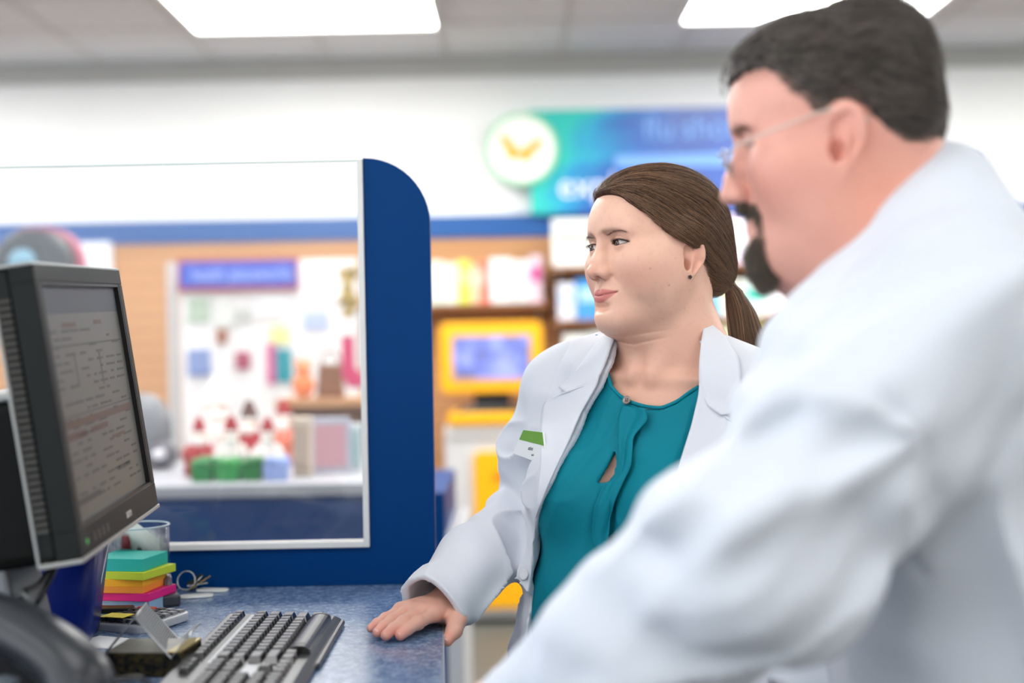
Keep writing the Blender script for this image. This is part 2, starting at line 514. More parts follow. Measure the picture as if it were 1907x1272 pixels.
MB().prism([(x * 1.08, y * 1.08) for x, y in bf], 0.0301, 0.034, Matrix.Translation((cx - .01, 0, cz)) @ Matrix.Rotation(R(90), 4, 'X') @ Matrix.Rotation(R(-8), 4, 'Z')).build('butterfly', mat('butterfly_orange', rgb(240, 176, 40), 0.5), s_)
WT_ = mat('sign_white_letters', rgb(236, 240, 248), 0.5); LB = mat('sign_pale_letters', rgb(120, 168, 232), 0.5)
text('lettering', 'exploture', 0.185, WT_, s_, wallM(0.145, -0.002, 0.085) @ Matrix.Diagonal((0.98, 1, 1, 1)), 0.003)
text('lettering', 'flu', 0.17, LB, s_, wallM(0.60, -0.002, H_ - 0.16), 0.003)
text('lettering', 'shots', 0.17, LB, s_, wallM(0.80, -0.002, H_ - 0.16), 0.003)
MB().box((0.45, -0.004, 0.235), (W_ - 0.02, 0, 0.30)).build('text_band', LB, s_)
# blue poster on the right
a = P(1742, 290, D - .08); b = P(1828, 470, D - .08)
s2 = empty('poster', (a[0], D - .08, b[2]), 0, 'tall blue poster with pale pictures on the wall behind the man', 'poster')
PW, PH = b[0] - a[0], a[2] - b[2]
MB().box((0, 0, 0), (PW, 0.02, PH)).build('panel', mat('poster_blue', rgb(8, 66, 176), 0.4, noise=(5, rgb(20, 60, 150), 2)), s2)
PB = [mat('poster_cyan', rgb(60, 170, 230), 0.4), mat('poster_lilac', rgb(150, 140, 220), 0.4), mat('poster_pale', rgb(200, 215, 235), 0.4)]
for (u0, u1, v0, v1, mi) in ((0.0, .32, .60, .92, 0), (.40, .80, .55, .9, 1), (.35, .75, .20, .42, 2)):
    MB().sphere((PW * (u0 + u1) / 2, -0.001, PH * (v0 + v1) / 2), (PW * (u1 - u0) / 2, 0.002, PH * (v1 - v0) / 2)).build('picture', PB[mi], s2)

# ------------------------------------------------------------------ goods on shelves at the back wall
SHZ = []
def shelf(x0, x1, z, dep, label):
    SHZ.append(z)
    t = empty('shelf', (x0, D - 0.032 - dep, z - 0.02), 0, label, 'shelf')
    MB().box((0, 0, 0), (x1 - x0, dep, 0.02)).build('board', WOODD, t)
    for xx in (0.04, x1 - x0 - 0.06): MB().prism([(0, 0), (dep, 0), (dep, -0.09)], 0, 0.012, Matrix.Translation((xx, 0, 0)) @ Matrix(((0, 0, 1, 0), (1, 0, 0, 0), (0, 1, 0, 0), (0, 0, 0, 1)))).build('bracket', GREYP, t)
    return t
_bc = {}
def boxmat(c):
    k = 'pack_%d_%d_%d' % c
    return mat(k, rgb(*c), 0.45)
ORD = ['first', 'second', 'third', 'fourth', 'fifth', 'sixth', 'seventh', 'eighth', 'ninth', 'tenth', 'eleventh', 'twelfth']
def goods(px0, px1, ytop, ybase, dep, items, where, group, cat='box', bottle=False):
    """items: (width share, height share, colour, accent, word)"""
    y = D - 0.032 - dep + 0.03
    tot = sum(i[0] for i in items)
    x0 = P(px0, ybase, y)[0]; x1 = P(px1, ybase, y)[0]; zb = P((px0 + px1) / 2, ybase, y)[2]; hh = P((px0 + px1) / 2, ytop, y)[2] - zb
    zb = min(SHZ, key=lambda q: abs(q - zb)) + 0.0005
    x = x0
    for k, (ws, hs, c1, c2, word) in enumerate(items):
        w = (x1 - x0) * ws / tot - 0.004; h = hh * hs; d_ = min(dep - 0.05, 0.10)
        nm = 'product_bottle' if bottle else 'product_box'
        t = empty(nm, (x + w / 2, y + d_ / 2 + rng.uniform(0, .01), zb), rng.uniform(-.05, .05), '%s %s, %s from the left %s' % (word, 'bottle' if bottle else 'box', ORD[k], where), 'bottle' if bottle else 'box', group)
        if bottle:
            r_ = w / 2 * 0.95
            MB().lathe([(r_ * .9, 0), (r_, .01), (r_, h * .66), (r_ * .4, h * .8), (r_ * .4, h * .84)], 18).build('bottle_body', boxmat(c1), t, True)
            MB().lathe([(r_ * .5, h * .84), (r_ * .5, h)], 18).build('cap', boxmat(c2), t, True)
            MB().lathe([(r_ * 1.01, h * .18), (r_ * 1.01, h * .52)], 18).build('label_band', boxmat(c2), t, True)
        else:
            MB().box((-w / 2, -d_ / 2, 0), (w / 2, d_ / 2, h)).build('carton', boxmat(c1), t, bevel=0.003)
            MB().box((-w / 2 * .8, -d_ / 2 - .0012, h * .45), (w / 2 * .8, -d_ / 2, h * .78)).build('printed_panel', boxmat(c2), t)
        x += (x1 - x0) * ws / tot
    return zb
W = (236, 240, 240)
zsh = P(905, 566, D - .2)[2]
shelf(P(640, 566, D - .2)[0], P(1022, 566, D - .2)[0], zsh, 0.24, 'dark wooden wall shelf above the yellow kiosk')
goods(690, 800, 482, 566, 0.24, [(1, .9, (216, 232, 226), (180, 210, 200), 'mint white'), (1, .8, (240, 214, 200), (220, 120, 110), 'peach'), (1, .95, W, (150, 190, 210), 'hidden white')], 'on the shelf behind the screen post', 'boxes on the shelf above the kiosk')
goods(800, 1012, 478, 566, 0.24, [(1, .92, (206, 226, 216), (228, 240, 236), 'mint green'), (1, .86, (222, 236, 224), (200, 222, 214), 'pale green'), (.9, .93, (206, 222, 90), (226, 234, 150), 'lime yellow'), (.7, .82, (236, 200, 170), (240, 220, 200), 'peach'), (.6, .90, (232, 110, 96), (240, 170, 160), 'coral red'), (1.6, .96, (228, 236, 238), (208, 222, 228), 'wide white'), (1.2, .90, (216, 228, 232), (190, 204, 220), 'pale blue'), (.9, 1.0, (224, 200, 214), (196, 60, 140), 'pink-topped white')], 'on the shelf above the yellow kiosk', 'boxes on the shelf above the kiosk')
# gondola behind the woman: three shelf boards
gx0, gx1 = P(1026, 500, D - .3)[0], P(1560, 500, D - .3)[0]
for yb, lab in ((497, 'upper wooden shelf board behind the head of the woman'), (597, 'middle wooden shelf board behind the ponytail'), (688, 'lower wooden shelf board behind the woman')):
    shelf(gx0, gx1, P(1290, yb - 5, D - .3)[2], 0.30, lab)
goods(1030, 1110, 408, 497, 0.30, [(1, 1, (236, 240, 238), (214, 228, 190), 'large white')], 'on the upper shelf beside the woman\'s face', 'packs on the upper shelf')
goods(1345, 1560, 398, 494, 0.30, [(1, .95, (238, 222, 240), (250, 240, 250), 'pale pink'), (1, 1, W, (226, 210, 236), 'bright white'), (1.1, .9, (240, 238, 244), (200, 120, 160), 'white and rose'), (1, .95, (220, 226, 240), (160, 180, 230), 'bluish white')], 'on the upper shelf between the two people', 'packs on the upper shelf')
goods(1040, 1140, 516, 592, 0.30, [(.7, .9, (220, 226, 240), (190, 210, 240), 'lilac white'), (1.4, 1, (70, 150, 222), (170, 210, 245), 'sky blue')], 'on the middle shelf beside her mouth', 'packs on the middle shelf')
goods(1300, 1560, 512, 588, 0.30, [(1, .95, (120, 180, 226), (160, 205, 236), 'light blue'), (1, .9, (230, 234, 222), (236, 226, 150), 'cream'), (1, .92, (224, 236, 232), (40, 180, 160), 'white and teal'), (1, .95, (240, 226, 226), (226, 226, 232), 'pinkish white'), (1, .9, (232, 226, 228), (214, 50, 96), 'white and crimson'), (1, .95, (200, 190, 170), (150, 110, 90), 'beige')], 'on the middle shelf behind the ponytail', 'packs on the middle shelf')
goods(1050, 1150, 606, 682, 0.30, [(1, .85, (236, 240, 236), (226, 234, 220), 'plain white'), (1, .9, (228, 232, 226), (200, 210, 200), 'greyish white')], 'on the lower shelf above her shoulder', 'packs on the lower shelf')
goods(1330, 1520, 600, 684, 0.30, [(1, .9, (230, 232, 190), (200, 210, 120), 'pale yellow'), (1, .95, (214, 222, 110), (236, 236, 190), 'yellow-green'), (1, .85, (110, 80, 60), (180, 150, 120), 'brown'), (1, .95, (236, 236, 230), (180, 200, 210), 'off-white')], 'on the lower shelf behind the ponytail tip', 'packs on the lower shelf')
goods(980, 1046, 585, 640, 0.30, [(1, 1, (238, 236, 232), (240, 200, 200), 'small white'), ], 'beside the kiosk screen', 'packs on the lower shelf') if False else None

# ------------------------------------------------------------------ photo kiosk
ky = 7.12
kx0 = P(820, 700, ky)[0]; kx1 = P(1012, 700, ky)[0]; kc = (kx0 + kx1) / 2
K = empty('photo_kiosk', (kc, ky, 0), 0, 'yellow and grey self-service photo kiosk with a tilted screen', 'kiosk')
zt, zb_ = P(912, 600, ky)[2], P(912, 731, ky)[2]
hw = (kx1 - kx0) / 2
def rrect(x0, z0, x1, z1, r, n=6):
    pts = []
    for cx_, cz_, a0 in ((x1 - r, z1 - r, 0), (x0 + r, z1 - r, 90), (x0 + r, z0 + r, 180), (x1 - r, z0 + r, 270)):
        for k in range(n + 1):
            a_ = R(a0 + 90 * k / n); pts.append((cx_ + r * math.cos(a_), cz_ + r * math.sin(a_)))
    return pts
MX = Matrix.Rotation(R(90), 4, 'X')
hd_ = MB().prism(rrect(-hw, zb_, hw, zt, 0.035), -0.09, 0.0, MX).build('screen_head', YEL, K, bevel=0.006)
MB().prism(rrect(-hw + .055, zb_ + .055, hw - .055, zt - .055, 0.02), 0.0, 0.006, MX).build('bezel', mat('kiosk_bezel', rgb(226, 176, 110), 0.4), hd_)
KS = bpy.data.materials.new('kiosk_picture'); KS.use_nodes = True
nt = KS.node_tree; bs = nt.nodes['Principled BSDF']; vz = nt.nodes.new('ShaderNodeTexNoise'); vz.inputs['Scale'].default_value = 7; tc = nt.nodes.new('ShaderNodeTexCoord')
nt.links.new(tc.outputs['Object'], vz.inputs[0]); rp_ = nt.nodes.new('ShaderNodeValToRGB')
for i_, (p_, c_) in enumerate(((0.35, rgb(84, 84, 120)), (0.5, rgb(96, 110, 180)), (0.62, rgb(130, 140, 224)))):
    e_ = rp_.color_ramp.elements[i_] if i_ < 2 else rp_.color_ramp.elements.new(p_)
    e_.position = p_; e_.color = (*c_, 1)
nt.links.new(vz.outputs['Fac'], rp_.inputs[0]); nt.links.new(rp_.outputs[0], bs.inputs['Base Color']); nt.links.new(rp_.outputs[0], bs.inputs['Emission Color']); bs.inputs['Emission Strength'].default_value = 0.55
MB().prism(rrect(-hw + .068, zb_ + .073, hw - .068, zt - .073, 0.004), 0.006, 0.009, MX).build('screen', KS, hd_)
z1_ = P(912, 731, ky)[2]; z2_ = P(912, 765, ky)[2]; z3_ = P(912, 790, ky)[2]
MB().box((-.09, 0.02, z2_ - .02), (.09, 0.07, z1_ + .01)).build('neck', BLK, K)
MB().frustum((-.19, -.05), (.19, .14), z2_ - .01, z2_ + .03, .7).build('swivel_foot', BLK, K)
bx0, bx1 = P(828, 800, ky)[0] - kc, hw + .12
MB().box((bx0 + .02, -.10, z3_), (bx1 - .02, .34, z2_ - .005)).build('top_tray', YEL, K, bevel=0.012)
MB().box((bx0, -.06, 0.03), (bx1, .38, z3_)).build('cabinet', mat('kiosk_grey', rgb(206, 208, 210), 0.4), K, bevel=0.015)
MB().box((bx0 + .01, -.075, z3_ - .055), (bx1 - .01, -.06, z3_ - .005)).build('top_lip', mat('kiosk_pale', rgb(226, 226, 226), 0.35), K, bevel=0.005)
d0 = P(882, 838, ky)[0] - kc; dz1, dz0 = P(900, 838, ky)[2], P(900, 1128, ky)[2]
dr = MB().prism(rrect(d0, dz0, bx1 - .04, dz1, 0.04), 0.06, 0.085, MX).build('door_panel', YEL, K, bevel=0.004)
MB().box((d0 + .10, -.088, dz1 - .15), (d0 + .30, -.085, dz1 - .11)).build('brand_strip', mat('kiosk_red', rgb(226, 120, 30), 0.4), dr)
MB().prism(rrect(d0 + .06, dz0 + .28, bx1 - .10, dz0 + .50, 0.04), 0.085, 0.088, MX).build('print_slot', mat('slot_amber', rgb(196, 136, 20), 0.5), dr)
MB().box((bx0 + .03, -.04, 0), (bx1 - .03, .36, 0.03)).build('plinth', BLK, K)
# loose stack of goods beside the kiosk
goods(806, 826, 790, 905, 0.95, [(1, 1, (190, 214, 206), (216, 230, 226), 'pale green narrow')], 'behind the right edge of the blue screen', 'rack packs beside the kiosk') if False else None

# ------------------------------------------------------------------ second counter, with holiday goods
fy = 3.95
fz = P(500, 900, fy)[2]
fx1 = P(829, 950, fy)[0]; fx0 = XL + 0.6
F2 = empty('sales_counter', (0, fy, 0), 0, 'blue-fronted sales counter with a thin white top, beyond the glass screen', 'counter')
MB().box((fx0, 0.0, 0.0), (fx1, 0.72, fz - 0.035)).build('front_panel', BLUE, F2)
MB().box((fx0, -0.03, fz - 0.035), (P(692, 905, fy)[0] + .05, 0.76, fz)).build('worktop', mat('pale_worktop', rgb(164, 166, 172), 0.4), F2, bevel=0.004)
MB().box((fx1, 0.0, 0.0), (fx1 + 0.045, 0.70, P(845, 1000, fy)[2])).build('end_panel', GREYP, F2)
TQ = empty('storage_tub', (P(350, 990, fy - .10)[0], fy - .16, 0), 0, 'teal tub on a low shelf below the second counter', 'tub') if False else None

# display board with blue header on the slatwall
by = 6.2
def wx(px, d): return P(px, 700, d)[0]
bx0, bx1 = wx(338, by), wx(640, by)
bz0, bz1 = P(500, 900, by)[2] - .1, P(500, 484, by)[2]
DB = empty('display_stand', ((bx0 + bx1) / 2, by, 0), 0, 'free-standing white notice board with a blue header sign, seen through the glass', 'display board')
MB().box((bx0 - (bx0 + bx1) / 2, 0, bz0), (wx(668, by) - (bx0 + bx1) / 2, 0.04, bz1)).build('backboard', mat('board_white', rgb(240, 240, 240), 0.6), DB)
MB().box((-.42, 0.045, 0), (-.38, .085, bz1)).build('post', GREYP, DB); MB().box((.38, 0.045, 0), (.42, .085, bz1)).build('post', GREYP, DB)
MB().box((-.45, -.15, 0), (.45, .25, .03)).build('base', GREYP, DB)
hz0, hz1 = P(450, 533, by)[2], P(450, 488, by)[2]; hx1 = wx(560, by) - (bx0 + bx1) / 2; hx0 = bx0 - (bx0 + bx1) / 2
hs = MB().box((hx0 - .005, -.03, hz0 - .02), (hx1, -.001, hz1 + .012)).build('header_sign', mat('header_red', rgb(170, 60, 80), 0.5), DB)
MB().box((hx0 + .01, -.034, hz0), (hx1 - .008, -.03, hz1)).build('header_face', mat('header_blue', rgb(46, 84, 196), 0.5), hs)
text('lettering', 'health placeworks', 0.085, mat('header_letters', rgb(170, 190, 240), 0.5), hs, wallM(hx0 + .06, -.035, hz0 + .025), 0.001).scale = (0.70, 1, 1)
cards = [((352, 392), (555, 600), (176, 196, 176), 'sage card'), ((402, 436), (560, 610), (226, 230, 226), 'white card'), ((440, 470), (575, 600), (196, 200, 196), 'grey card'),
         ((350, 392), (650, 700), (130, 150, 200), 'slate blue card'), ((404, 424), (612, 640), (170, 120, 100), 'brown card'), ((438, 466), (655, 688), (176, 90, 110), 'plum card'),
         ((498, 512), (640, 716), (208, 90, 150), 'pink strip card'), ((514, 544), (650, 712), (50, 150, 166), 'teal card'), ((504, 540), (608, 640), (232, 230, 160), 'yellow card'),
         ((566, 612), (580, 612), (180, 196, 240), 'pale blue card'), ((480, 540), (550, 590), (238, 240, 242), 'large white card'), ((560, 640), (500, 560), (244, 246, 248), 'white poster sheet')]
for k, ((p0, p1), (q0, q1), c_, w_) in enumerate(cards):
    yy = by - 0.012
    x0_, x1_ = wx(p0, yy), wx(p1, yy); z1c, z0c = P((p0 + p1) / 2, q0, yy)[2], P((p0 + p1) / 2, q1, yy)[2]
    o = MB().box((x0_, yy, z0c), (x1_, yy + .011, z1c)).build('greeting_card', mat('card_%d' % k, rgb(*c_), 0.5))
    tag(o, '%s pinned on the white notice board' % w_, 'card', 'cards on the notice board')
# plush / santa figures on the second counter
def santa(px, base, hpx, d, hat, coatc, label, beardc=(236, 232, 226)):
    b0 = P(px, base, d); h = hpx * d / FPX
    t = empty('santa_figurine', (b0[0], d, fz), rng.uniform(-.4, .4), label, 'figurine', 'holiday figurines on the second counter')
    h = max(h, 0.12)
    MB().lathe([(h * .22, 0), (h * .26, h * .05), (h * .24, h * .30), (h * .15, h * .52), (h * .08, h * .58)], 20).build('robe', boxmat(coatc), t, True)
    MB().sphere((0, 0, h * .66), h * .125).build('head', boxmat((232, 184, 160)), t, True)
    MB().sphere((0, -h * .07, h * .57), (h * .12, h * .09, h * .13)).build('beard', boxmat(beardc), t, True)
    hb = MB().lathe([(h * .13, h * .70), (h * .12, h * .78), (h * .07, h * .92), (h * .015, h)], 18).build('hat', boxmat(hat), t, True)
    MB().sphere((0, 0, h), h * .035).build('pompom', boxmat(beardc), hb, True)
    MB().lathe([(h * .135, h * .69), (h * .145, h * .715), (h * .135, h * .74)], 18).build('hat_brim', boxmat(beardc), hb, True)
    for s in (-1, 1): MB().tube([(s * h * .14, 0, h * .50), (s * h * .25, -h * .06, h * .36), (s * h * .18, -h * .17, h * .30)], h * .055, 8).build('arm', boxmat(coatc), t, True)
    return t
RED = (150, 22, 34)
for q in ((372, 872, 112, 4.22, RED, RED, 'small red santa figurine, leftmost on the second counter'), (404, 862, 170, 4.45, (226, 220, 214), (214, 206, 200), 'tall white-robed figurine with a white hat on the second counter'),
          (432, 868, 118, 4.15, RED, (206, 200, 196), 'figurine with red hat and white robe on the second counter'), (466, 872, 135, 4.35, (90, 60, 56), RED, 'red-robed figurine with a brown hat on the second counter'),
          (500, 870, 112, 4.18, RED, (230, 224, 220), 'figurine with red hat and cream robe right of the brown-hatted one'), (530, 868, 122, 4.62, RED, (200, 110, 90), 'rightmost red-hatted figurine beside the clear box')):
    santa(q[0], q[1], q[2], q[3], q[4], q[5], q[6])
for k, (p0, p1, c_, w_) in enumerate(((358, 400, (40, 130, 66), 'left green'), (402, 452, (52, 150, 76), 'middle green'), (452, 490, (36, 120, 60), 'right green'), (492, 540, (150, 170, 220), 'pale blue'))):
    y_ = fy + .10; x0_, x1_ = P(p0, 880, y_)[0], P(p1, 880, y_)[0]
    t = empty('gift_basket', ((x0_ + x1_) / 2, y_, fz), 0, '%s low gift basket at the front of the second counter' % w_, 'basket', 'baskets on the second counter')
    w2 = (x1_ - x0_) / 2
    MB().frustum((-w2 * .8, -.03), (w2 * .8, .03), 0, .045, 1.2).build('tray', boxmat(c_), t)
    mb = MB(); rr_ = random.Random(k)
    for _ in range(26): mb.sphere((rr_.uniform(-w2 * .8, w2 * .8), rr_.uniform(-.03, .03), .045 + rr_.uniform(0, .014)), rr_.uniform(.006, .013), None, 0, 8, 6)
    tag(mb.build('filling', boxmat(c_), t, True), kind='stuff')
# framed pictures / boxes right of the figurines
def simple_box(name, cat, p0, p1, q0, q1, d, dep, c1, c2, label, group=None, z=None):
    z0 = z if z is not None else P((p0 + p1) / 2, q1, d)[2]; z1c = P((p0 + p1) / 2, q0, d)[2]
    x0_, x1_ = P(p0, (q0 + q1) / 2, d)[0], P(p1, (q0 + q1) / 2, d)[0]
    t = empty(name, ((x0_ + x1_) / 2, d, z0), 0, label, cat, group)
    w2 = (x1_ - x0_) / 2; h = z1c - z0
    MB().box((-w2, 0, 0), (w2, dep, h)).build('frame', boxmat(c1), t, bevel=.003)
    MB().box((-w2 * .8, -.002, h * .1), (w2 * .8, 0, h * .88)).build('picture', boxmat(c2), t)
    return t
simple_box('framed_picture', 'picture', 580, 652, 778, 878, 4.25, .02, (176, 180, 196), (196, 150, 160), 'grey framed pink picture standing on the second counter', None, fz)
simple_box('gift_box', 'box', 545, 578, 778, 872, 4.12, .06, (206, 190, 170), (180, 160, 140), 'beige gift box beside the framed picture', None, fz)
simple_box('gift_box', 'box', 648, 672, 790, 880, 4.3, .06, (200, 210, 214), (160, 190, 190), 'pale blue-green gift box by the white glass edge', None, fz)
# wooden stand with handbags and stockings, upper right behind the glass
hs_y = 5.4
hz_ = P(620, 742, hs_y)[2]
HS = empty('wooden_rack', (P(620, 742, hs_y)[0], hs_y, 0), 0, 'low wooden rack behind the glass, right of the notice board', 'rack')
MB().box((-.22, 0, hz_ - .03), (.30, .30, hz_)).build('shelf_board', WOOD, HS); MB().box((-.22, .27, 0), (.30, .30, hz_)).build('back_board', WOOD, HS)
for xx in (-.22, .27): MB().box((xx, 0, 0), (xx + .03, .27, hz_ - .03)).build('side_board', WOOD, HS)
t = empty('handbag', (P(615, 740, hs_y + .1)[0], hs_y + .12, hz_), 0, 'dark brown handbag on the wooden rack', 'bag')
MB().frustum((-.055, -.03), (.055, .03), 0, .13, .8).build('bag_body', boxmat((120, 78, 50)), t, bevel=.008); MB().tube([(.035 * math.cos(a_), 0, .13 + .05 * math.sin(a_)) for a_ in np.linspace(0, math.pi, 12)], .005).build('handle', boxmat((90, 56, 36)), t, True)
t = empty('plush_toy', (P(567, 740, hs_y + .1)[0], hs_y + .08, hz_), 0, 'orange plush toy beside the brown handbag', 'toy')
MB().sphere((0, 0, .05), (.045, .04, .05)).build('plush_body', boxmat((226, 130, 76)), t, True); MB().sphere((0, 0, .115), .032).build('plush_head', boxmat((230, 140, 86)), t, True)
for s in (-1, 1): MB().sphere((s * .022, 0, .142), .012).build('ear', boxmat((220, 124, 70)), t, True)
def stocking(px, q0, q1, d, c_, label, w=.05):
    a_ = P(px, q0, d); b_ = P(px, q1, d); h = a_[2] - b_[2]
    t = empty('gift_stocking', (a_[0], d, b_[2]), 0, label, 'stocking')
    MB().prism([(-w / 2, h), (w / 2, h), (w / 2 * 1.05, h * .35), (w * 1.2, h * .18), (w * 1.1, 0), (0, 0), (-w / 2, h * .2)], 0, .03, MX).build('sock', boxmat(c_), t, bevel=.006)
    MB().box((-w / 2 - .004, -.034, h - .03), (w / 2 + .004, .004, h)).build('cuff', boxmat((236, 230, 226)), t)
    mb = MB(); mb.tube([(0, -.015, h), (0, -.015, h + .06), (0, .02, h + .06)], .002, 6); mb.build('hanging_loop', boxmat((200, 180, 150)), t)
    return t
RK = empty('hanging_rail', (0, 5.16, 0), 0, 'thin metal rail stand behind the glass holding the crimson stocking', 'rail')
zr = P(650, 500, 5.16)[2]
MB().tube([(P(668, 500, 5.16)[0] + .05, 0, 0), (P(668, 500, 5.16)[0] + .05, 0, zr), (P(630, 500, 5.16)[0], 0, zr)], .008, 8).build('rail_tube', GREYP, RK, True)
MB().lathe([(.10, 0), (.10, .02)], 24, Matrix.Translation((P(668, 500, 5.16)[0] + .05, 0, 0))).build('rail_base', GREYP, RK)
stocking(648, 610, 722, 5.14, (190, 46, 96), 'long crimson stocking hanging by the white glass edge', .045)
t = empty('gold_garland', (P(648, 520, 5.14)[0], 5.14, P(648, 586, 5.14)[2]), 0, 'olive gold garland above the crimson stocking', 'garland')
mb = MB(); rr_ = random.Random(5)
for _ in range(60):
    zz = rr_.uniform(0, .17); mb.sphere((rr_.gauss(0, .016), rr_.gauss(0, .012), zz), rr_.uniform(.008, .016), None, 0, 7, 5)
tag(mb.build('foliage', boxmat((176, 150, 80)), t, True), kind='stuff')
# left: dark blood-pressure machine and coat rail shapes through the glass
MCH = empty('blood_pressure_monitor', (P(70, 470, 5.0)[0], 5.0, 0), 0, 'dark rounded machine with a pink rim standing behind the monitor, far left', 'machine')
zt_ = P(70, 428, 5.0)[2]
MB().prism(rrect(-.14, zt_ - .42, .13, zt_, .12, 8), -.10, .06, MX).build('machine_head', boxmat((64, 70, 76)), MCH, bevel=.02)
MB().prism(rrect(-.155, zt_ - .43, .145, zt_ + .012, .13, 8), -.09, -.02, MX).build('head_rim', boxmat((176, 96, 116)), MCH)
MB().box((-.10, -.02, 0), (.10, .18, zt_ - .38)).build('pedestal', boxmat((60, 64, 90)), MCH, bevel=.02)
MB().box((-.25, -.2, 0), (.25, .28, .05)).build('foot', boxmat((60, 60, 66)), MCH, bevel=.01)
MB().sphere((-.03, -.07, zt_ - .12), (.05, .02, .05)).build('dial', boxmat((110, 150, 170)), MCH, True)
tag(MB().box((P(140, 480, D - .05)[0], D - .06, P(140, 560, D - .05)[2]), (P(208, 480, D - .05)[0], D - .033, P(140, 452, D - .05)[2])).build('wall_notice', boxmat((232, 232, 240))), 'white sheet on the slatted wall left of the notice board', 'notice')
t = empty('backpack', (P(290, 880, 4.5)[0], 4.5, fz), 0, 'grey rucksack heaped on the second counter beside the monitor edge', 'bag')
MB().sphere((-.03, 0, .12), (.085, .07, .12)).build('bag_body', boxmat((112, 116, 122)), t, True); MB().sphere((.03, -.03, .046), (.05, .05, .045)).build('pocket', boxmat((92, 90, 100)), t, True)
MB().sphere((.03, -.075, .05), (.022, .012, .016)).build('tag', boxmat((216, 216, 222)), t, True); MB().tube([(-.06, -.05, .2), (-.09, -.08, .12), (-.05, -.08, .03)], .008).build('strap', boxmat((70, 70, 78)), t, True)
# ------------------------------------------------------------------ blue counter in front
ce = [(-0.121, 2.30), (-0.064, 1.20)]          # right-hand edge of the top
CT = bpy.data.materials.new('speckled_blue_laminate'); CT.use_nodes = True
nt = CT.node_tree; bs = nt.nodes['Principled BSDF']; tc = nt.nodes.new('ShaderNodeTexCoord')
n1_ = nt.nodes.new('ShaderNodeTexNoise'); n1_.inputs['Scale'].default_value = 260; n1_.inputs['Detail'].default_value = 3
n2_ = nt.nodes.new('ShaderNodeTexNoise'); n2_.inputs['Scale'].default_value = 80; n2_.inputs['Detail'].default_value = 4
for n_ in (n1_, n2_): nt.links.new(tc.outputs['Object'], n_.inputs[0])
mx = nt.nodes.new('ShaderNodeMath'); mx.operation = 'ADD'; nt.links.new(n1_.outputs['Fac'], mx.inputs[0]); nt.links.new(n2_.outputs['Fac'], mx.inputs[1])
hv = nt.nodes.new('ShaderNodeMath'); hv.operation = 'MULTIPLY'; hv.inputs[1].default_value = 0.5; nt.links.new(mx.outputs[0], hv.inputs[0])
rp_ = nt.nodes.new('ShaderNodeValToRGB')
for i_, (p_, c_) in enumerate(((0.34, rgb(66, 94, 134)), (0.66, rgb(170, 190, 216)), (0.50, rgb(110, 136, 174)))):
    e_ = rp_.color_ramp.elements[i_] if i_ < 2 else rp_.color_ramp.elements.new(p_)
    e_.position = p_; e_.color = (*c_, 1)
nt.links.new(hv.outputs[0], rp_.inputs[0]); nt.links.new(rp_.outputs[0], bs.inputs['Base Color']); bs.inputs['Roughness'].default_value = 0.21
bs.inputs['Specular IOR Level'].default_value = 1.0
CN = empty('pharmacy_counter', (0, 0, 0), 0, 'blue speckled counter top with a pale right edge, under the hand of the woman', 'counter')
top = [(-2.2, 1.05), (-0.056, 1.05), ce[1], ce[0], (-2.2, 2.30)]
MB().prism(top, COUNTER_Z - 0.030, COUNTER_Z - 0.0005).build('countertop', CT, CN, bevel=0.0015)
eb = MB(); 
ed = [(-0.056, 1.05), ce[1], ce[0]]
eb.prism([(x, y) for x, y in ed] + [(x + 0.0022, y) for x, y in ed[::-1]], COUNTER_Z - 0.030, COUNTER_Z - 0.0002)
eb.build('edge_strip', mat('edge_band', rgb(170, 176, 190), 0.35), CN)
MB().prism([(-2.2, 1.15), (-0.10, 1.15), (-0.15, 2.27), (-2.2, 2.27)], 0.0, COUNTER_Z - 0.030).build('base_cabinet', BLUE, CN)
# ------------------------------------------------------------------ glazed screen on the counter
pd = 2.275
def px_(px, py): 
    w = P(px, py, pd); return (w[0], w[2])
x_r, zt0 = px_(800, 293)[0], px_(735, 293)[1]
bx_ = px_(812, 1085)[0]
inx, inz0 = px_(683, 700)[0], px_(600, 1020)[1]
in_top = px_(676, 293)[0]
SCR = empty('counter_screen', (0, 0, 0), 0, 'tall blue counter divider with a rounded corner and a white-edged glass pane', 'screen')
pts = [(-2.0, COUNTER_Z), (bx_, COUNTER_Z)]
rad = 0.105
x_r = px_(806, 700)[0]
for k in range(13):
    a_ = R(90 * k / 12); pts.append((x_r - rad + rad * math.cos(a_), zt0 - rad + rad * math.sin(a_)))
pts += [(inx, zt0), (inx, inz0), (-2.0, inz0)]
MYZ = Matrix(((1, 0, 0, 0), (0, 0, 1, 0), (0, 1, 0, 0), (0, 0, 0, 1)))
MB().prism(pts, pd, pd + 0.022, MYZ).build('blue_panel', BLUE, SCR, bevel=0.002)
tw = 0.0095
MB().box((inx - tw, pd - 0.006, inz0), (inx, pd + 0.026, zt0 - 0.002)).build('glass_edge_strip', TRIMW, SCR, bevel=0.001)
MB().box((-2.0, pd - 0.006, inz0), (inx - tw, pd + 0.026, inz0 + tw)).build('glass_edge_strip', TRIMW, SCR, bevel=0.001)
GL = bpy.data.materials.new('screen_glass'); GL.use_nodes = True
nt = GL.node_tree; nt.nodes.remove(nt.nodes['Principled BSDF']); out = nt.nodes['Material Output']
tr = nt.nodes.new('ShaderNodeBsdfTransparent'); gl = nt.nodes.new('ShaderNodeBsdfGlossy'); gl.inputs['Roughness'].default_value = 0.02
df = nt.nodes.new('ShaderNodeBsdfDiffuse'); df.inputs[0].default_value = (0.9, 0.9, 0.9, 1)  # thin white layer, a painted haze for pale reflections on the glass
lw = nt.nodes.new('ShaderNodeFresnel'); lw.inputs[0].default_value = 1.5
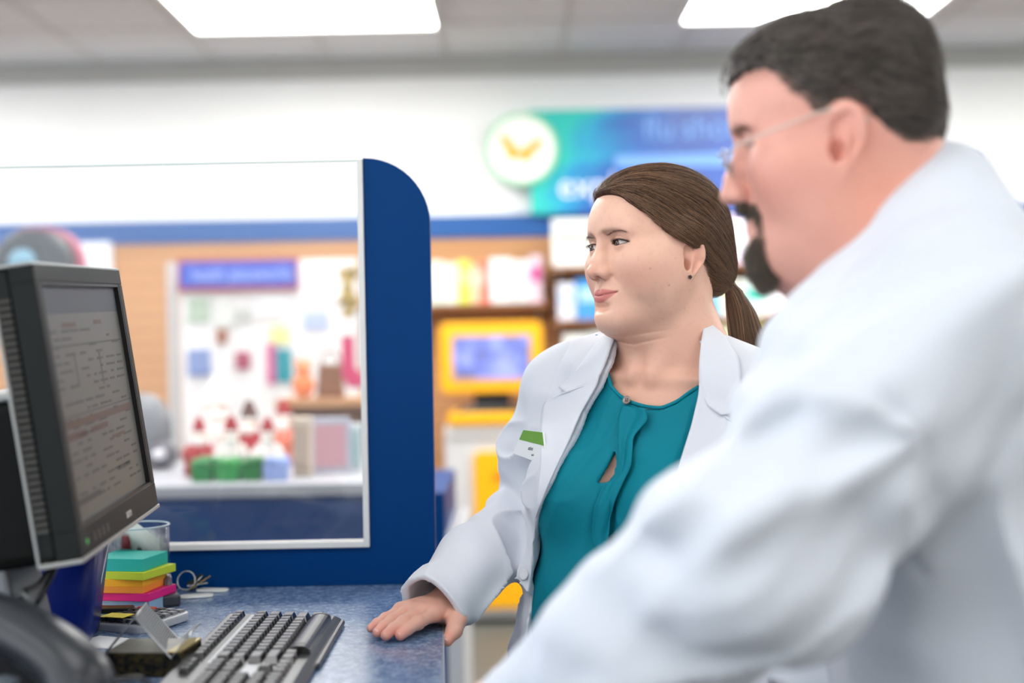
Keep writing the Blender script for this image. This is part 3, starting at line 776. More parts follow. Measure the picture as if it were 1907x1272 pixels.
m1 = nt.nodes.new('ShaderNodeMixShader'); m2_ = nt.nodes.new('ShaderNodeMixShader'); m2_.inputs[0].default_value = 0.03
nt.links.new(lw.outputs[0], m1.inputs[0]); nt.links.new(tr.outputs[0], m1.inputs[1]); nt.links.new(gl.outputs[0], m1.inputs[2])
nt.links.new(m1.outputs[0], m2_.inputs[1]); nt.links.new(df.outputs[0], m2_.inputs[2]); nt.links.new(m2_.outputs[0], out.inputs[0])
MB().box((-2.0, pd + 0.008, inz0 + tw), (inx - tw, pd + 0.014, zt0 - 0.004)).build('glass_pane', GL, SCR)
MB().box((-2.0, pd + 0.0075, zt0 - 0.004), (inx - tw, pd + 0.0145, zt0 - 0.0015)).build('polished_edge', mat('glass_edge', rgb(206, 224, 222), 0.2), SCR)

# ------------------------------------------------------------------ monitor
def quad_frame(TL, TR, BL):
    """matrix with x along TL->TR, y down->up, z outwards"""
    TL, TR, BL = (Vector(v) for v in (TL, TR, BL))
    x = (TR - TL).normalized(); y = (TL - BL); y = (y - x * y.dot(x)).normalized(); z = x.cross(y)
    M_ = Matrix((x, y, z)).transposed().to_4x4(); M_.translation = TL
    return M_
TLn = P(60, 490, 1.50); TRf = P(222, 503, 1.90); BLn = P(150, 1042, 1.505); BRf = P(297, 938, 1.905)
MM = quad_frame(TLn, TRf, BLn)
mw = (Vector(TRf) - Vector(TLn)).length; mh_ = (Vector(TLn) - Vector(BLn)).length
MON = empty('computer_monitor', (TLn[0] - .1, 1.70, COUNTER_Z), 0, 'black flat-screen computer monitor with a silver rim, tilted back and turned to the right', 'monitor')
def mon(mb, name, m, smooth=False, bevel=0.0, parent=MON, seg=3):
    o = mb.build(name, m, None, smooth, bevel, seg)
    o.parent = parent
    if parent is MON: o.matrix_parent_inverse = Matrix.Translation(MON.location).inverted()
    o.data.transform(MM)
    return o
CASE = mat('monitor_black', rgb(22, 26, 26), 0.5, bump=(500, 0.1, 0.0004), spec=0.3); SIL = mat('silver_plastic', rgb(168, 170, 168), 0.32, metal=0.4)
bz = 0.0195; bb = 0.030
fr = MB()
fr.box((0, -bz, -0.027), (mw, 0, 0.0)); fr.box((0, -mh_, -0.027), (mw, -mh_ + bb, 0.0)); fr.box((0, -mh_ + bb, -0.027), (bz, -bz, 0.0)); fr.box((mw - bz, -mh_ + bb, -0.027), (mw, -bz, 0.0))
mon(fr, 'bezel', CASE, bevel=0.0012)
mon(MB().box((0.001, -mh_ + 0.001, -0.046), (mw - 0.001, -0.001, -0.0265)), 'casing', CASE, bevel=0.006)
v_ = MB()
for k in range(34):
    yk = -0.035 - k * (mh_ - .07) / 33
    v_.box((-0.0012, yk - 0.0022, -0.044), (0.0016, yk + 0.0012, -0.030))
mon(v_, 'vent_ribs', mat('vent_grey', rgb(70, 68, 64), 0.5))
rim = MB().box((-0.0025, -0.001, -0.047), (mw + 0.0025, 0.0022, -0.001)); rim.box((-0.0025, -mh_ - 0.005, -0.047), (mw + 0.0025, -mh_ - 0.0005, 0.0012)); rim.box((-0.0025, -mh_ - 0.003, -0.0475), (0.0010, 0.001, -0.0445))
mon(rim, 'silver_rim', SIL, bevel=0.0008)
SCM = bpy.data.materials.new('dim_screen'); SCM.use_nodes = True
nt = SCM.node_tree; bs = nt.nodes['Principled BSDF']; bs.inputs['Base Color'].default_value = (*rgb(70, 70, 66), 1); bs.inputs['Roughness'].default_value = 0.4
bs.inputs['Emission Color'].default_value = (*rgb(96, 94, 88), 1); bs.inputs['Emission Strength'].default_value = 0.22
sx0, sx1, sy0, sy1 = bz, mw - bz, -mh_ + bb, -bz
scr = mon(MB().box((sx0, sy0, -0.013), (sx1, sy1, -0.0065)), 'screen', SCM)
inner = MB()      # dark inner reveal
inner.box((sx0, sy1 - 0.0035, -0.0065), (sx1, sy1, -0.0005)); inner.box((sx1 - 0.0035, sy0, -0.0065), (sx1, sy1, -0.0005)); inner.box((sx0, sy0, -0.0065), (sx1, sy0 + .003, -0.0005)); inner.box((sx0, sy0, -0.0065), (sx0 + .0035, sy1, -0.0005))
mon(inner, 'screen_reveal', mat('reveal_black', rgb(10, 10, 12), 0.4))
UIc = {'bar': mat('ui_bar', rgb(72, 76, 84), 0.5), 'line': mat('ui_line', rgb(66, 66, 66), 0.5), 'red': mat('ui_red', rgb(92, 70, 62), 0.5), 'pale': mat('ui_pale', rgb(104, 104, 98), 0.5)}
def ui(name, m, rects):
    b_ = MB()
    for (u0, u1, v0, v1) in rects:
        b_.box((sx0 + (sx1 - sx0) * u0, sy1 - (sy1 - sy0) * v1, -0.0065), (sx0 + (sx1 - sx0) * u1, sy1 - (sy1 - sy0) * v0, -0.0062))
    o = b_.build(name, UIc[m]); o.data.transform(MM); o.parent = scr; o.matrix_parent_inverse = Matrix.Identity(4); return o
ui('title_bar', 'bar', [(0.012, 0.988, 0.012, 0.13)])
rr_ = random.Random(3)
lines = []
for k in range(22):
    v0 = 0.20 + k * 0.034; u = 0.06 + rr_.random() * .05
    while u < 0.9:
        l_ = 0.02 + rr_.random() * .10
        if rr_.random() < .62: lines.append((u, min(u + l_, .94), v0, v0 + .010))
        u += l_ + 0.015 + rr_.random() * .06
ui('text_lines', 'line', lines + [(0.03, 0.97, 0.265, 0.272), (0.03, 0.97, 0.56, 0.565), (0.30, 0.305, 0.30, 0.44), (0.62, 0.625, 0.30, 0.46), (.03, .35, .90, .925), (.62, .80, .845, .865)])
ui('highlighted_fields', 'red', [(.22, .38, .17, .19), (.62, .72, .165, .185), (.08, .94, .58, .612), (.08, .30, .63, .66), (.36, .58, .63, .655), (.62, .80, .70, .715)])
# mark, buttons and green light on the lower bezel
FT = MM @ Matrix.Translation((mw * .545, -mh_ + 0.0085, 0.0004))
cu = bpy.data.curves.new('monitor_mark', 'FONT'); cu.body = 'acm'; cu.size = 0.016; cu.extrude = 0.0003
lt = flat_text('monitor_mark', cu, mat('mark_silver', rgb(206, 206, 204), 0.3), MON, FT); lt.matrix_parent_inverse = Matrix.Translation(MON.location).inverted(); lt.matrix_basis = FT
for k in range(4):
    u = mw * .10 + k * 0.020 + 0.016
    mon(MB().box((u, -mh_ + 0.008, 0), (u + 0.011, -mh_ + 0.018, 0.0006)), 'control_button', mat('button_dark', rgb(52, 54, 54), 0.4))
mon(MB().sphere((mw * .075, -mh_ + 0.013, 0.0), (0.0035, 0.0035, 0.0012)), 'power_light', mat('green_led', (0.04, 0.32, 0.06), 0.4, emit=0.2), True)
# electronics hump, stand
hump = MB().box((0.03, -mh_ * 1.02, -0.135), (0.30, -mh_ * .43, -0.045))
mon(hump, 'rear_housing', mat('housing_black', rgb(10, 11, 11), 0.6, spec=0.2), bevel=0.014)
mon(MB().box((0.028, -mh_ * .43 - 0.004, -0.130), (0.302, -mh_ * .43 + 0.006, -0.050)), 'housing_top_strip', SIL, bevel=0.003)
st = MB()
a0 = MM @ Vector((mw * .40, -mh_ * .88, -0.10)); a0 = Vector((P(0, 1050, a0.y)[0] - .01, a0.y, a0.z))
b0 = Vector((P(62, 1200, a0.y)[0], a0.y - 0.02, COUNTER_Z + 0.012))
d_ = (b0 - a0)
Mst = Matrix.Translation(a0) @ d_.to_track_quat('Z', 'Y').to_matrix().to_4x4()
st.box((-0.030, -0.030, 0), (0.030, 0.030, d_.length), Mst)
so = st.build('stand', mat('stand_grey', rgb(112, 114, 116), 0.4, metal=0.3), MON, bevel=0.006); so.matrix_parent_inverse = Matrix.Translation(MON.location).inverted()
st = MB().box((a0.x - .10, a0.y - .10, COUNTER_Z), (a0.x + .055, a0.y + .09, COUNTER_Z + .014)); so = st.build('stand_base', nmat('stand_grey'), MON, bevel=0.005); so.matrix_parent_inverse = Matrix.Translation(MON.location).inverted()
# cables
def cable(pts, r, label, m=None):
    p_ = smoothline(pts, 40, 3); o = MB().tube(list(p_), r, 10).build('cable', m or mat('black_cable', rgb(24, 25, 26), 0.45), None, True)
    return tag(o, label, 'cable')
cable([P(112, 1030, 1.60), P(95, 1075, 1.57), P(70, 1120, 1.55), P(48, 1150, 1.60), A(P(40, 1195, 1.66)[0], 1.66, COUNTER_Z + .006)], 0.0035, 'black cable dropping from the lower corner of the monitor')
cable([P(108, 1040, 1.66), P(72, 1090, 1.60), P(42, 1102, 1.52), P(30, 1140, 1.55), A(P(20, 1200, 1.62)[0], 1.62, COUNTER_Z + .006)], 0.0032, 'black cable looping in front of the silver monitor stand')
cable([P(40, 1105, 1.50), P(60, 1120, 1.49), P(66, 1160, 1.56), A(P(62, 1200, 1.62)[0], 1.62, COUNTER_Z + .006)], 0.0022, 'thin grey cable beside the silver monitor stand', mat('grey_cable', rgb(96, 100, 98), 0.45))

# ------------------------------------------------------------------ blue bin with papers
def onc(px, py): return Pz(px, py, COUNTER_Z)
bc = onc(105, 1195); bc = A(P(102, 1190, 1.90)[0], 1.90, COUNTER_Z)
BIN = empty('blue_bin', tuple(bc), R(8), 'deep blue plastic bin standing behind the phone and monitor', 'bin')
hb = 0.158; 
def rr2(hx_, hy_, r, z, n=5):
    return [(x, y, z) for x, y in rrect(-hx_, -hy_, hx_, hy_, r, n)]
def loftrings(rings):
    V = []; F = []
    n = len(rings[0])
    for r_ in rings: V += r_
    for i in range(len(rings) - 1):
        for k in range(n): F.append((i*n+k, i*n+(k+1) % n, (i+1)*n+(k+1) % n, (i+1)*n+k))
    F.append(tuple(range(n - 1, -1, -1)))
    F.append(tuple((len(rings) - 1) * n + k for k in range(n)))
    return V, F
V, F = loftrings([rr2(.050, .050, .014, 0.0), rr2(.053, .053, .018, 0.006), rr2(.072, .070, .022, hb), rr2(.068, .066, .020, hb), rr2(.049, .049, .014, .012)])
MB().add(V, F).build('bin_body', mat('bin_blue', rgb(0, 24, 100), 0.35, spec=0.3), BIN, True)
V, F = loftrings([rr2(.072, .070, .022, hb - .006), rr2(.078, .076, .024, hb - .006), rr2(.078, .076, .024, hb + .004), rr2(.070, .068, .022, hb + .004)])
MB().add(V, F).build('rim', nmat('bin_blue'), BIN)
pc1 = MB().box((-.045, -.001, .02), (.045, .001, .215), Matrix.Rotation(R(7), 4, 'Y') @ Matrix.Rotation(R(20), 4, 'Z')).build('paper', mat('pale_blue_paper', rgb(150, 200, 230), 0.6)); pc1.location = tuple(bc); tag(pc1, 'pale blue sheet standing in the blue bin', 'paper')
pc2 = MB().box((-.04, -.001, .02), (.045, .001, .205), Matrix.Rotation(R(12), 4, 'Y') @ Matrix.Rotation(R(-12), 4, 'Z')).build('paper', mat('white_paper', rgb(232, 232, 232), 0.6)); pc2.location = (bc[0], bc[1] + .02, bc[2]); tag(pc2, 'white sheet standing in the blue bin', 'paper')

# ------------------------------------------------------------------ sticky-note blocks
nd = 2.085
nz = COUNTER_Z
cxn = P(288, 1100, nd)
ang = R(-34)
def block(w, z0, z1, col, off, rot, name, label, corner=(0, 0)):
    o = MB().box((-w / 2, -w / 2, z0), (w / 2, w / 2, z1)).build(name, mat('paper_' + name + label.split()[0], rgb(*col), 0.6, bump=None))
    o.location = (cxn[0] + off[0], nd + off[1], 0); o.rotation_euler = (0, 0, rot)
    mod_bevel(o, 0.0006, 1)
    return tag(o, label, 'sticky notes', 'stack of coloured sticky-note blocks')
def zpx(py): return P(285, py, nd - .04)[2]
zs = [COUNTER_Z + 0.0, zpx(1124), zpx(1109), zpx(1097), zpx(1083), zpx(1068), zpx(1044)]
zs[0] = COUNTER_Z; zs[1] = max(zs[1], zs[0] + .004)
cxo = (-0.040, 0.02)
block(.080, zs[0], zs[1], (150, 186, 214), (-.034, .028), R(-12), 'sticky_note_block', 'pale blue note block at the bottom of the stack')
block(.086, zs[1], zs[2], (226, 22, 130), (-.034, .026), R(-14), 'sticky_note_block', 'magenta note block near the bottom of the stack')
block(.082, zs[2], zs[3], (244, 150, 50), (-.044, .024), R(-10), 'sticky_note_block', 'orange note block above the magenta one')
block(.082, zs[3], zs[4], (250, 178, 30), (-.044, .024), R(-10), 'sticky_note_block', 'amber note block under the lime one')
block(.088, zs[4], zs[5], (196, 214, 50), (-.036, .024), R(-18), 'sticky_note_block', 'lime green note block under the teal one')
block(.082, zs[5], zs[6], (40, 184, 170), (-.042, .024), R(-12), 'sticky_note_block', 'teal note block on top of the stack')
# stapler-like black pad left and dark clip right of the stack
tag(MB().box((P(186, 1110, 2.06)[0], 2.00, COUNTER_Z), (P(262, 1110, 2.06)[0], 2.03, COUNTER_Z + .020)).build('stapler', BLK, None, bevel=.003), 'black stapler lying in front of the note blocks', 'stapler')
t = empty('tape_dispenser', tuple(P(312, 1108, 2.14) * A(1, 1, 0) + A(0, 0, COUNTER_Z)), R(20), 'dark grey tape dispenser at the right of the note blocks', 'dispenser')
MB().box((-.016, -.03, 0), (.016, .03, .018)).build('dispenser_body', mat('dark_grey_plastic', rgb(62, 64, 70), 0.35), t, bevel=.004); MB().lathe([(.012, -.006), (.020, -.006), (.020, .006), (.012, .006)], 20, Matrix.Translation((0, .008, .024)) @ Matrix.Rotation(R(90), 4, 'Y')).build('tape_roll', mat('tape', rgb(120, 110, 120), 0.3), t, True)
# clear jar with a toy inside
jc = P(268, 1085, 2.20); jx = jc[0]
J_ = empty('clear_container', (jx - .008, 2.19, COUNTER_Z), 0, 'clear plastic tub behind the note blocks', 'container')
CLR = mat('clear_plastic', (1, 1, 1), 0.02, trans=1.0, ior=1.12, alpha=0.45)
jr = 0.050; jh = P(285, 978, 2.19)[2] - COUNTER_Z
V = []; 
MB().lathe([(jr, 0), (jr, jh), (jr - .0015, jh), (jr - .0015, .002), (.0005, .002)], 36).build('wall', CLR, J_, True)
MB().tube([((jr) * math.cos(a_), (jr) * math.sin(a_), jh) for a_ in np.linspace(0, 2 * math.pi, 36)[:-1]], .0016, 6, closed=True).build('rim', mat('clear_rim', rgb(190, 210, 220), 0.15), J_, True)
T_ = empty('power_adapter', (jx - .002, 2.185, COUNTER_Z + jh * .74), 0, 'white rounded power adapter with dark holes, lying in the clear tub', 'adapter')
Mt = Matrix.Rotation(R(38), 4, 'Y') @ Matrix.Rotation(R(20), 4, 'X')
MB().box((-.040, -.019, -.021), (.040, .019, .021), Mt).build('shell', mat('mint_white', rgb(222, 236, 230), 0.35), T_, bevel=.010, seg=4)
for u, v in ((-.020, .004), (-.006, -.005), (.008, .005), (.022, -.004)): MB().sphere((u, -.0188, v), (.0046, .0012, .0052), Mt).build('hole', mat('hole_grey', rgb(90, 104, 100), 0.5), T_, True)
tag(MB().box((P(206, 1000, 2.2)[0], 2.20, COUNTER_Z), (P(222, 1000, 2.2)[0], 2.215, P(214, 985, 2.2)[2])).build('white_card', nmat('white_paper')), 'white card standing behind the note blocks beside the monitor', 'card')
tag(MB().lathe([(.007, 0), (.0075, .09), (.0055, P(232, 1000, 2.16)[2] - COUNTER_Z)], 14, Matrix.Translation((P(232, 1000, 2.16)[0], 2.165, COUNTER_Z))).build('marker_pen', mat('dark_red', rgb(120, 20, 36), 0.35), None, True), 'dark red marker pen standing behind the note blocks', 'pen')

# ------------------------------------------------------------------ calculator
cc = onc(262, 1150)
CA = empty('calculator', (P(250, 1150, 1.99)[0], 1.985, COUNTER_Z), R(-26), 'grey desk calculator with dark keys and a yellow slip on it', 'calculator')
MB().prism(rrect(-.068, -.050, .062, .055, .018), 0.0, .012, Matrix.Rotation(R(2), 4, 'X')).build('case', mat('calc_grey', rgb(176, 180, 184), 0.35), CA, bevel=.003, seg=3)
MB().prism(rrect(-.060, -.044, -.034, .050, .005), .0119, .0131).build('display', mat('calc_display', rgb(150, 176, 160), 0.2), CA)
kk = [mat('calc_key_dark', rgb(52, 54, 58), 0.4), mat('calc_key_red', rgb(206, 84, 60), 0.4), mat('calc_key_grey', rgb(120, 122, 128), 0.4)]
for i in range(5):
    for j in range(6):
        x0 = -.026 + i * .0165; y0 = -.043 + j * .0160
        m_ = kk[1] if (i, j) in ((0, 5), (1, 5)) else kk[2] if (i >= 3 and j > 2) else kk[0]
        MB().frustum((x0, y0), (x0 + .0125, y0 + .0115), .0119, .0165, .86).build('key', m_, CA)
tag(MB().box((-.018, -.014, 0), (.018, .014, .0008), Matrix.Translation(tuple(P(218, 1140, 1.955) * A(1, 1, 0) + A(0, 0, COUNTER_Z + .0185))) @ Matrix.Rotation(R(-20), 4, 'Z')).build('yellow_slip', mat('yellow_paper', rgb(240, 220, 50), 0.6)), 'yellow paper slip lying on the calculator keys', 'paper')
nb = empty('notepad', (P(200, 1125, 2.04)[0], 2.045, COUNTER_Z), R(-30), 'small printed pad with green and orange cover beside the blue bin', 'pad')
MB().box((-.045, -.022, 0), (.035, .022, .010)).build('pages', nmat('white_paper'), nb); MB().box((-.045, -.022, .010), (.035, .0, .011)).build('cover', mat('pad_green', rgb(150, 190, 150), 0.5), nb); MB().box((-.045, 0, .010), (.035, .022, .0112)).build('cover', mat('pad_orange', rgb(200, 130, 90), 0.5), nb)

# ------------------------------------------------------------------ keys with white tags
kd = 2.13
kp = onc(352, 1100)
KY = empty('key_bunch', tuple(kp), 0, 'bunch of brass keys on a ring behind the keyboard', 'keys')
BR = mat('brass', rgb(190, 160, 100), 0.25, metal=1.0); SV = mat('nickel', rgb(190, 190, 186), 0.22, metal=1.0)
MB().tube([(.014 * math.cos(a_) - .004, .006 * math.sin(a_), .016 + .014 * math.sin(a_)) for a_ in np.linspace(0, 2 * math.pi, 26)[:-1]], .0010, 6, closed=True).build('split_ring', SV, KY, True)
MB().tube([(.011 * math.cos(a_) + .012, .010 * math.sin(a_), .013 + .011 * math.cos(a_ * 1)) for a_ in np.linspace(0, 2 * math.pi, 26)[:-1]], .0010, 6, closed=True).build('split_ring', SV, KY, True)
for k, (rz_, tl_) in enumerate(((20, 30), (-35, 10), (70, 22))):
    Mk = Matrix.Translation((.006, 0, .006 + .003 * k)) @ Matrix.Rotation(R(rz_), 4, 'Z') @ Matrix.Rotation(R(-tl_), 4, 'Y')
    mb = MB(); mb.lathe([(.0035, -.001), (.0095, -.001), (.0095, .001), (.0035, .001)], 18, Mk); mb.box((.008, -.0030, -.001), (.032, .0030, .001), Mk); mb.box((.018, -.0055, -.001), (.021, -.003, .001), Mk); mb.box((.025, -.005, -.001), (.028, -.003, .001), Mk)
    mb.build('key', BR if k != 1 else SV, KY)
for k, (px, py, rz_, lab) in enumerate(((366, 1112, 15, 'white key tag nearer the keyboard'), (396, 1101, -10, 'white key tag farther from the keyboard, against the blue screen'))):
    q = onc(px, py)
    o = MB().prism(rrect(-.026, -.012, .026, .012, .011), 0, .0035, Matrix.Translation(tuple(q)) @ Matrix.Rotation(R(rz_), 4, 'Z')).build('key_tag', mat('tag_white', rgb(246, 246, 240), 0.4), None, bevel=.001)
    tag(o, lab, 'key tag')

# ------------------------------------------------------------------ card holder on a black and gold box
gb = [onc(232, 1252), onc(352, 1262)]
gc = A((P(285, 1240, 1.70))[0], 1.705, COUNTER_Z)
GB = empty('gift_carton', tuple(gc), R(-6), 'flat black carton with gold speckles under the wire card holder', 'box')
GM = mat('black_gold', rgb(12, 12, 10), 0.25, noise=(160, rgb(58, 50, 22), 6, 0.12)); GT = mat('gold_top', rgb(92, 90, 82), 0.35, noise=(60, rgb(126, 120, 104), 5, 0.25))
gw, gd_, gh = .046, .040, .028
MB().box((-gw, -gd_, 0), (gw, gd_, gh)).build('carton_body', GM, GB, bevel=.0015); MB().box((-gw + .001, -gd_ + .001, gh), (gw - .001, gd_ - .001, gh + .0012)).build('carton_top', GT, GB)
for s in (0, 1): MB().box((gw - .014 * (1 - s) - .001, -gd_ + .0, gh + .0005), (gw, gd_, gh + .002)).build('gold_edge', mat('gold_foil', rgb(170, 150, 80), 0.3, metal=0.6), GB) if s == 0 else None
WH_ = empty('card_holder', (0, 0, 0), 0, 'bent wire-mesh business card holder on the black and gold carton', 'card holder')
MESH = bpy.data.materials.new('wire_mesh'); MESH.use_nodes = True
nt = MESH.node_tree; bs = nt.nodes['Principled BSDF']; bs.inputs['Base Color'].default_value = (*rgb(120, 122, 124), 1); bs.inputs['Metallic'].default_value = 0.8; bs.inputs['Roughness'].default_value = 0.35
zt_ = COUNTER_Z + gh
# zigzag profile in picture order: left foot, peak, valley, right tip; extruded in depth
def hp(px, py, d): return P(px, py, d)
near = [hp(196, 1218, 1.66), hp(250, 1150, 1.66), hp(318, 1226, 1.66), hp(345, 1190, 1.66)]
far = [hp(222, 1186, 1.80), hp(272, 1124, 1.80), hp(334, 1192, 1.80), hp(371, 1162, 1.80)]
zmin = min(near[2][2], far[2][2], near[0][2])
for q_ in near + far: q_[2] += (zt_ + .002 - zmin) * 0
mb = MB()
for i in range(3):
    n_ = 18
    a_, b_, c_, d_ = near[i], near[i+1], far[i+1], far[i]
    for k in range(1, n_ + 1):
        u = k / (n_ + 1); mb.tube([a_ * (1-u) + b_ * u, d_ * (1-u) + c_ * u], .00035, 4)
    for k in range(1, 36):
        u = k / 36; mb.tube([a_ * (1-u) + d_ * u, b_ * (1-u) + c_ * u], .00035, 4)
root_inv(mb.build('wire_mesh', MESH, WH_), WH_)
FRM = mat('brushed_steel', rgb(176, 178, 180), 0.28, metal=1.0)
for nm, ln in (('frame_wire', near), ('frame_wire', far), ('frame_wire', [near[0], far[0]]), ('frame_wire', [near[1], far[1]]), ('frame_wire', [near[2], far[2]]), ('frame_wire', [near[3], far[3]])):
    MB().tube([Vector(q_) for q_ in ln], .0014, 8).build(nm, FRM, WH_, True)
tag(MB().box((-.05, -.03, 0), (.05, .03, .0008), Matrix.Translation(tuple(onc(212, 1198))) @ Matrix.Rotation(R(-25), 4, 'Z')).build('paper_sheet', nmat('white_paper')), 'white paper lying under the card holder', 'paper')

# ------------------------------------------------------------------ keyboard, running away from the camera
KB_far_l = P(436, 1148, 1.945); KB_far_r = P(622, 1158, 1.93)
O_ = Vector((P(438, 1140, 1.95)[0], 1.945, COUNTER_Z)); 
vx = Vector((P(610, 1150, 1.93)[0] - O_.x, -0.012, 0)); kwid = 0.152
nearp = Pz(300, 1290, COUNTER_Z + .02)
ydir = Vector((P(352, 1222, 1.665)[0] - P(437, 1142, 1.945)[0], 1.665 - 1.945, 0)).normalized()
xdir = Vector((-ydir.y, ydir.x, 0)) 
if xdir.x < 0: xdir = -xdir
# keyboard frame: u = away->near along the keys, w = towards the users (right)
KM = Matrix((ydir, xdir, Vector((0, 0, 1)))).transposed().to_4x4(); KM.translation = O_
if KM.determinant() < 0: pass
KBD = empty('keyboard', (0, 0, 0), 0, 'black computer keyboard with pale glare on its keys, running away from the camera', 'keyboard')
KC = mat('keyboard_case', rgb(58, 60, 64), 0.3); KK = mat('key_black', rgb(26, 27, 30), 0.2, spec=1.0); KSIL = mat('keyboard_silver', rgb(150, 154, 160), 0.3, metal=0.3)
u_ = 0.01905
Lk = 22.6 * u_
def kb(mb, name, m, bevel=0.0, parent=None, smooth=False):
    o = mb.build(name, m, KBD if parent is None else parent, smooth, bevel, 2); o.data.transform(KM)
    if KM.determinant() < 0: o.data.flip_normals()
    return o
wtot = 0.147
prof = [(-0.012, 0.0), (wtot - .006, 0.0), (wtot, 0.004), (wtot - .004, 0.009), (0.135, 0.0125), (-0.008, 0.0185), (-0.012, 0.016)]
M2 = Matrix(((0, 0, 1, 0), (1, 0, 0, 0), (0, 1, 0, 0), (0, 0, 0, 1)))
kb(MB().prism(prof, -0.012, Lk, M2), 'case', KC, 0.002)
kb(MB().box((-0.004, 0.0225, 0.0166), (15.2 * u_, 0.0275, 0.0176)), 'silver_divider', KSIL)
def zrow(w): return 0.0185 - 0.006 * (w + .008) / .143
def key(u0, w0, lu, lw, name='key', m=None, h=0.0085):
    z0 = zrow(w0 + lw / 2) - .001
    g_ = 0.0012
    # pass corners in (u, w); taller caps lean a little towards the far side
    mb = MB().frustum((u0 + g_, w0 + g_), (u0 + lu - g_, w0 + lw - g_), z0, z0 + h, 0.72, None, 0, 0.0, -0.0008)
    return kb(mb, name, m or KK, 0.0006)
r0 = 0.0015; 
# function row: escape and three groups
u = 0.0
for k in range(14): key(k * u_ * 1.02, r0, u_ * 1.0, 0.0155)
rows_ = [([1] * 13 + [2], 0.0300), ([1.5] + [1] * 12 + [1.5], 0.0300 + u_), ([1.75] + [1] * 11 + [2.25], 0.0300 + 2 * u_), ([2.25] + [1] * 10 + [2.75], 0.0300 + 3 * u_)]
for ws, w0 in rows_:
    u = 0.0
    for w_ in ws: key(u, w0, w_ * u_, u_); u += w_ * u_
w0 = 0.0300 + 4 * u_
u = 0
for w_ in (1.25,): key(u, w0, w_ * u_, u_); u += w_ * u_
# the long bar: smooth rounded space bar
sb = []
n_ = 10; z0 = zrow(w0 + .012)
pr = [(w0 + .0005, z0 - .002)] + [(w0 + .0155 - .0150 * math.cos(math.pi * k / n_ * .93), z0 - .001 + .0115 * math.sin(math.pi * k / n_ * .93) ** .7) for k in range(1, n_)] + [(w0 + .0305, z0 - .006)]
kb(MB().prism(pr, u + .001, u + 11.0 * u_ - .001, M2), 'space_bar', KK, 0.0008, None, False)
for o_ in (u + 10.2 * u_, u + 0.3 * u_): kb(MB().prism([(a_, b_ + .0005) for a_, b_ in pr], o_, o_ + .0015, M2), 'bar_rib', KC)
u += 11.0 * u_
for w_ in (1.35, 1.35): key(u, w0, w_ * u_, u_); u += w_ * u_
un = 15.35 * u_
for j in range(2):
    for k in range(3): key(un + k * u_, 0.0300 + j * u_, u_, u_)
for k in range(3): key(un + k * u_, r0, u_, 0.0155)
kb(MB().box((un - .001, 0.0300 + 2 * u_ + .002, zrow(.08)), (un + 3 * u_, 0.0300 + 3 * u_ - .001, zrow(.08) + .0008)), 'blank_field', KSIL)
key(un + u_, 0.0300 + 3 * u_, u_, u_)
for k in range(3): key(un + k * u_, w0, u_, u_)
for i in range(4):
    for j in range(5): key(18.6 * u_ + i * u_, 0.0300 + j * u_, u_, u_)
kb(MB().prism(rrect(-.010, wtot - .008, 13.6 * u_, wtot + .003, .005), 0.001, 0.007), 'front_lip', KC, 0.002)

# ------------------------------------------------------------------ desk phone, lower left
pm = A(P(60, 1240, 1.36)[0], 1.36, COUNTER_Z)
PH_ = empty('desk_phone', (0, 0, 0), 0, 'dark grey desk telephone with its handset, lower left corner', 'telephone')
PHM = mat('phone_grey', rgb(38, 41, 46), 0.35); PHD = mat('phone_dark', rgb(34, 37, 42), 0.4)
ax0 = P(-60, 1120, 1.50); ax1 = P(178, 1262, 1.35)
base = MB(); 
Mp = Matrix.Translation((P(50, 1250, 1.42)[0], 1.43, COUNTER_Z)) @ Matrix.Rotation(R(-14), 4, 'Z')
bo = MB()
bo.prism([(-.15, 0), (.085, 0), (.085, .018), (-.15, .075)], -.10, .10, Mp @ Matrix.Rotation(R(90), 4, 'X'))
o = bo.build('base', PHD, PH_, bevel=.006); 
for i in range(4):
    for j in range(3):
        MB().box((-.03 + i * .026, -.06 + j * .022, .0), (-.012 + i * .026, -.045 + j * .022, .007), Mp @ Matrix.Translation((0, 0, .046 - (i * .026) * .243 + 0.0)) @ Matrix.Rotation(R(13.6), 4, 'Y')).build('dial_key', mat('phone_key', rgb(110, 120, 130), 0.4), PH_, bevel=.001)
hs_ = smoothline([P(-90, 1150, 1.50), P(-30, 1152, 1.47), P(30, 1172, 1.44), P(90, 1206, 1.41), P(136, 1240, 1.385), P(160, 1274, 1.37)], 26, 8)
def hsd(w):
    d = chain(w, list(hs_[::3]) + [hs_[25]], list(np.interp(np.linspace(0, 1, 10), [0, .3, .6, 1], [.024, .020, .0195, .0215])), .03)
    d = smin(d, ell(w, tuple(hs_[25] + A(-.006, 0, -.012)), (.027, .026, .016)), .02)
    return smin(d, ell(w, tuple(hs_[0] + A(0, 0, -.012)), (.028, .026, .018)), .02)
V, F = sculpt(hsd, hs_.min(0) - .05, hs_.max(0) + .05, .0025)
hs_o = mesh_np('handset', V, F, PHM, PH_, True)
MB().tube([q_ + A(.004, -.008, .0195) for q_ in hs_[3:22]], .0022, 8).build('handset_ridge', mat('phone_light', rgb(140, 144, 150), 0.3), hs_o, True)
cable([hs_[25] + A(.005, 0, -.012), P(215, 1268, 1.40), P(260, 1262, 1.42), Pz(300, 1290, COUNTER_Z + .006)], .0030, 'dark phone cord trailing from the handset')
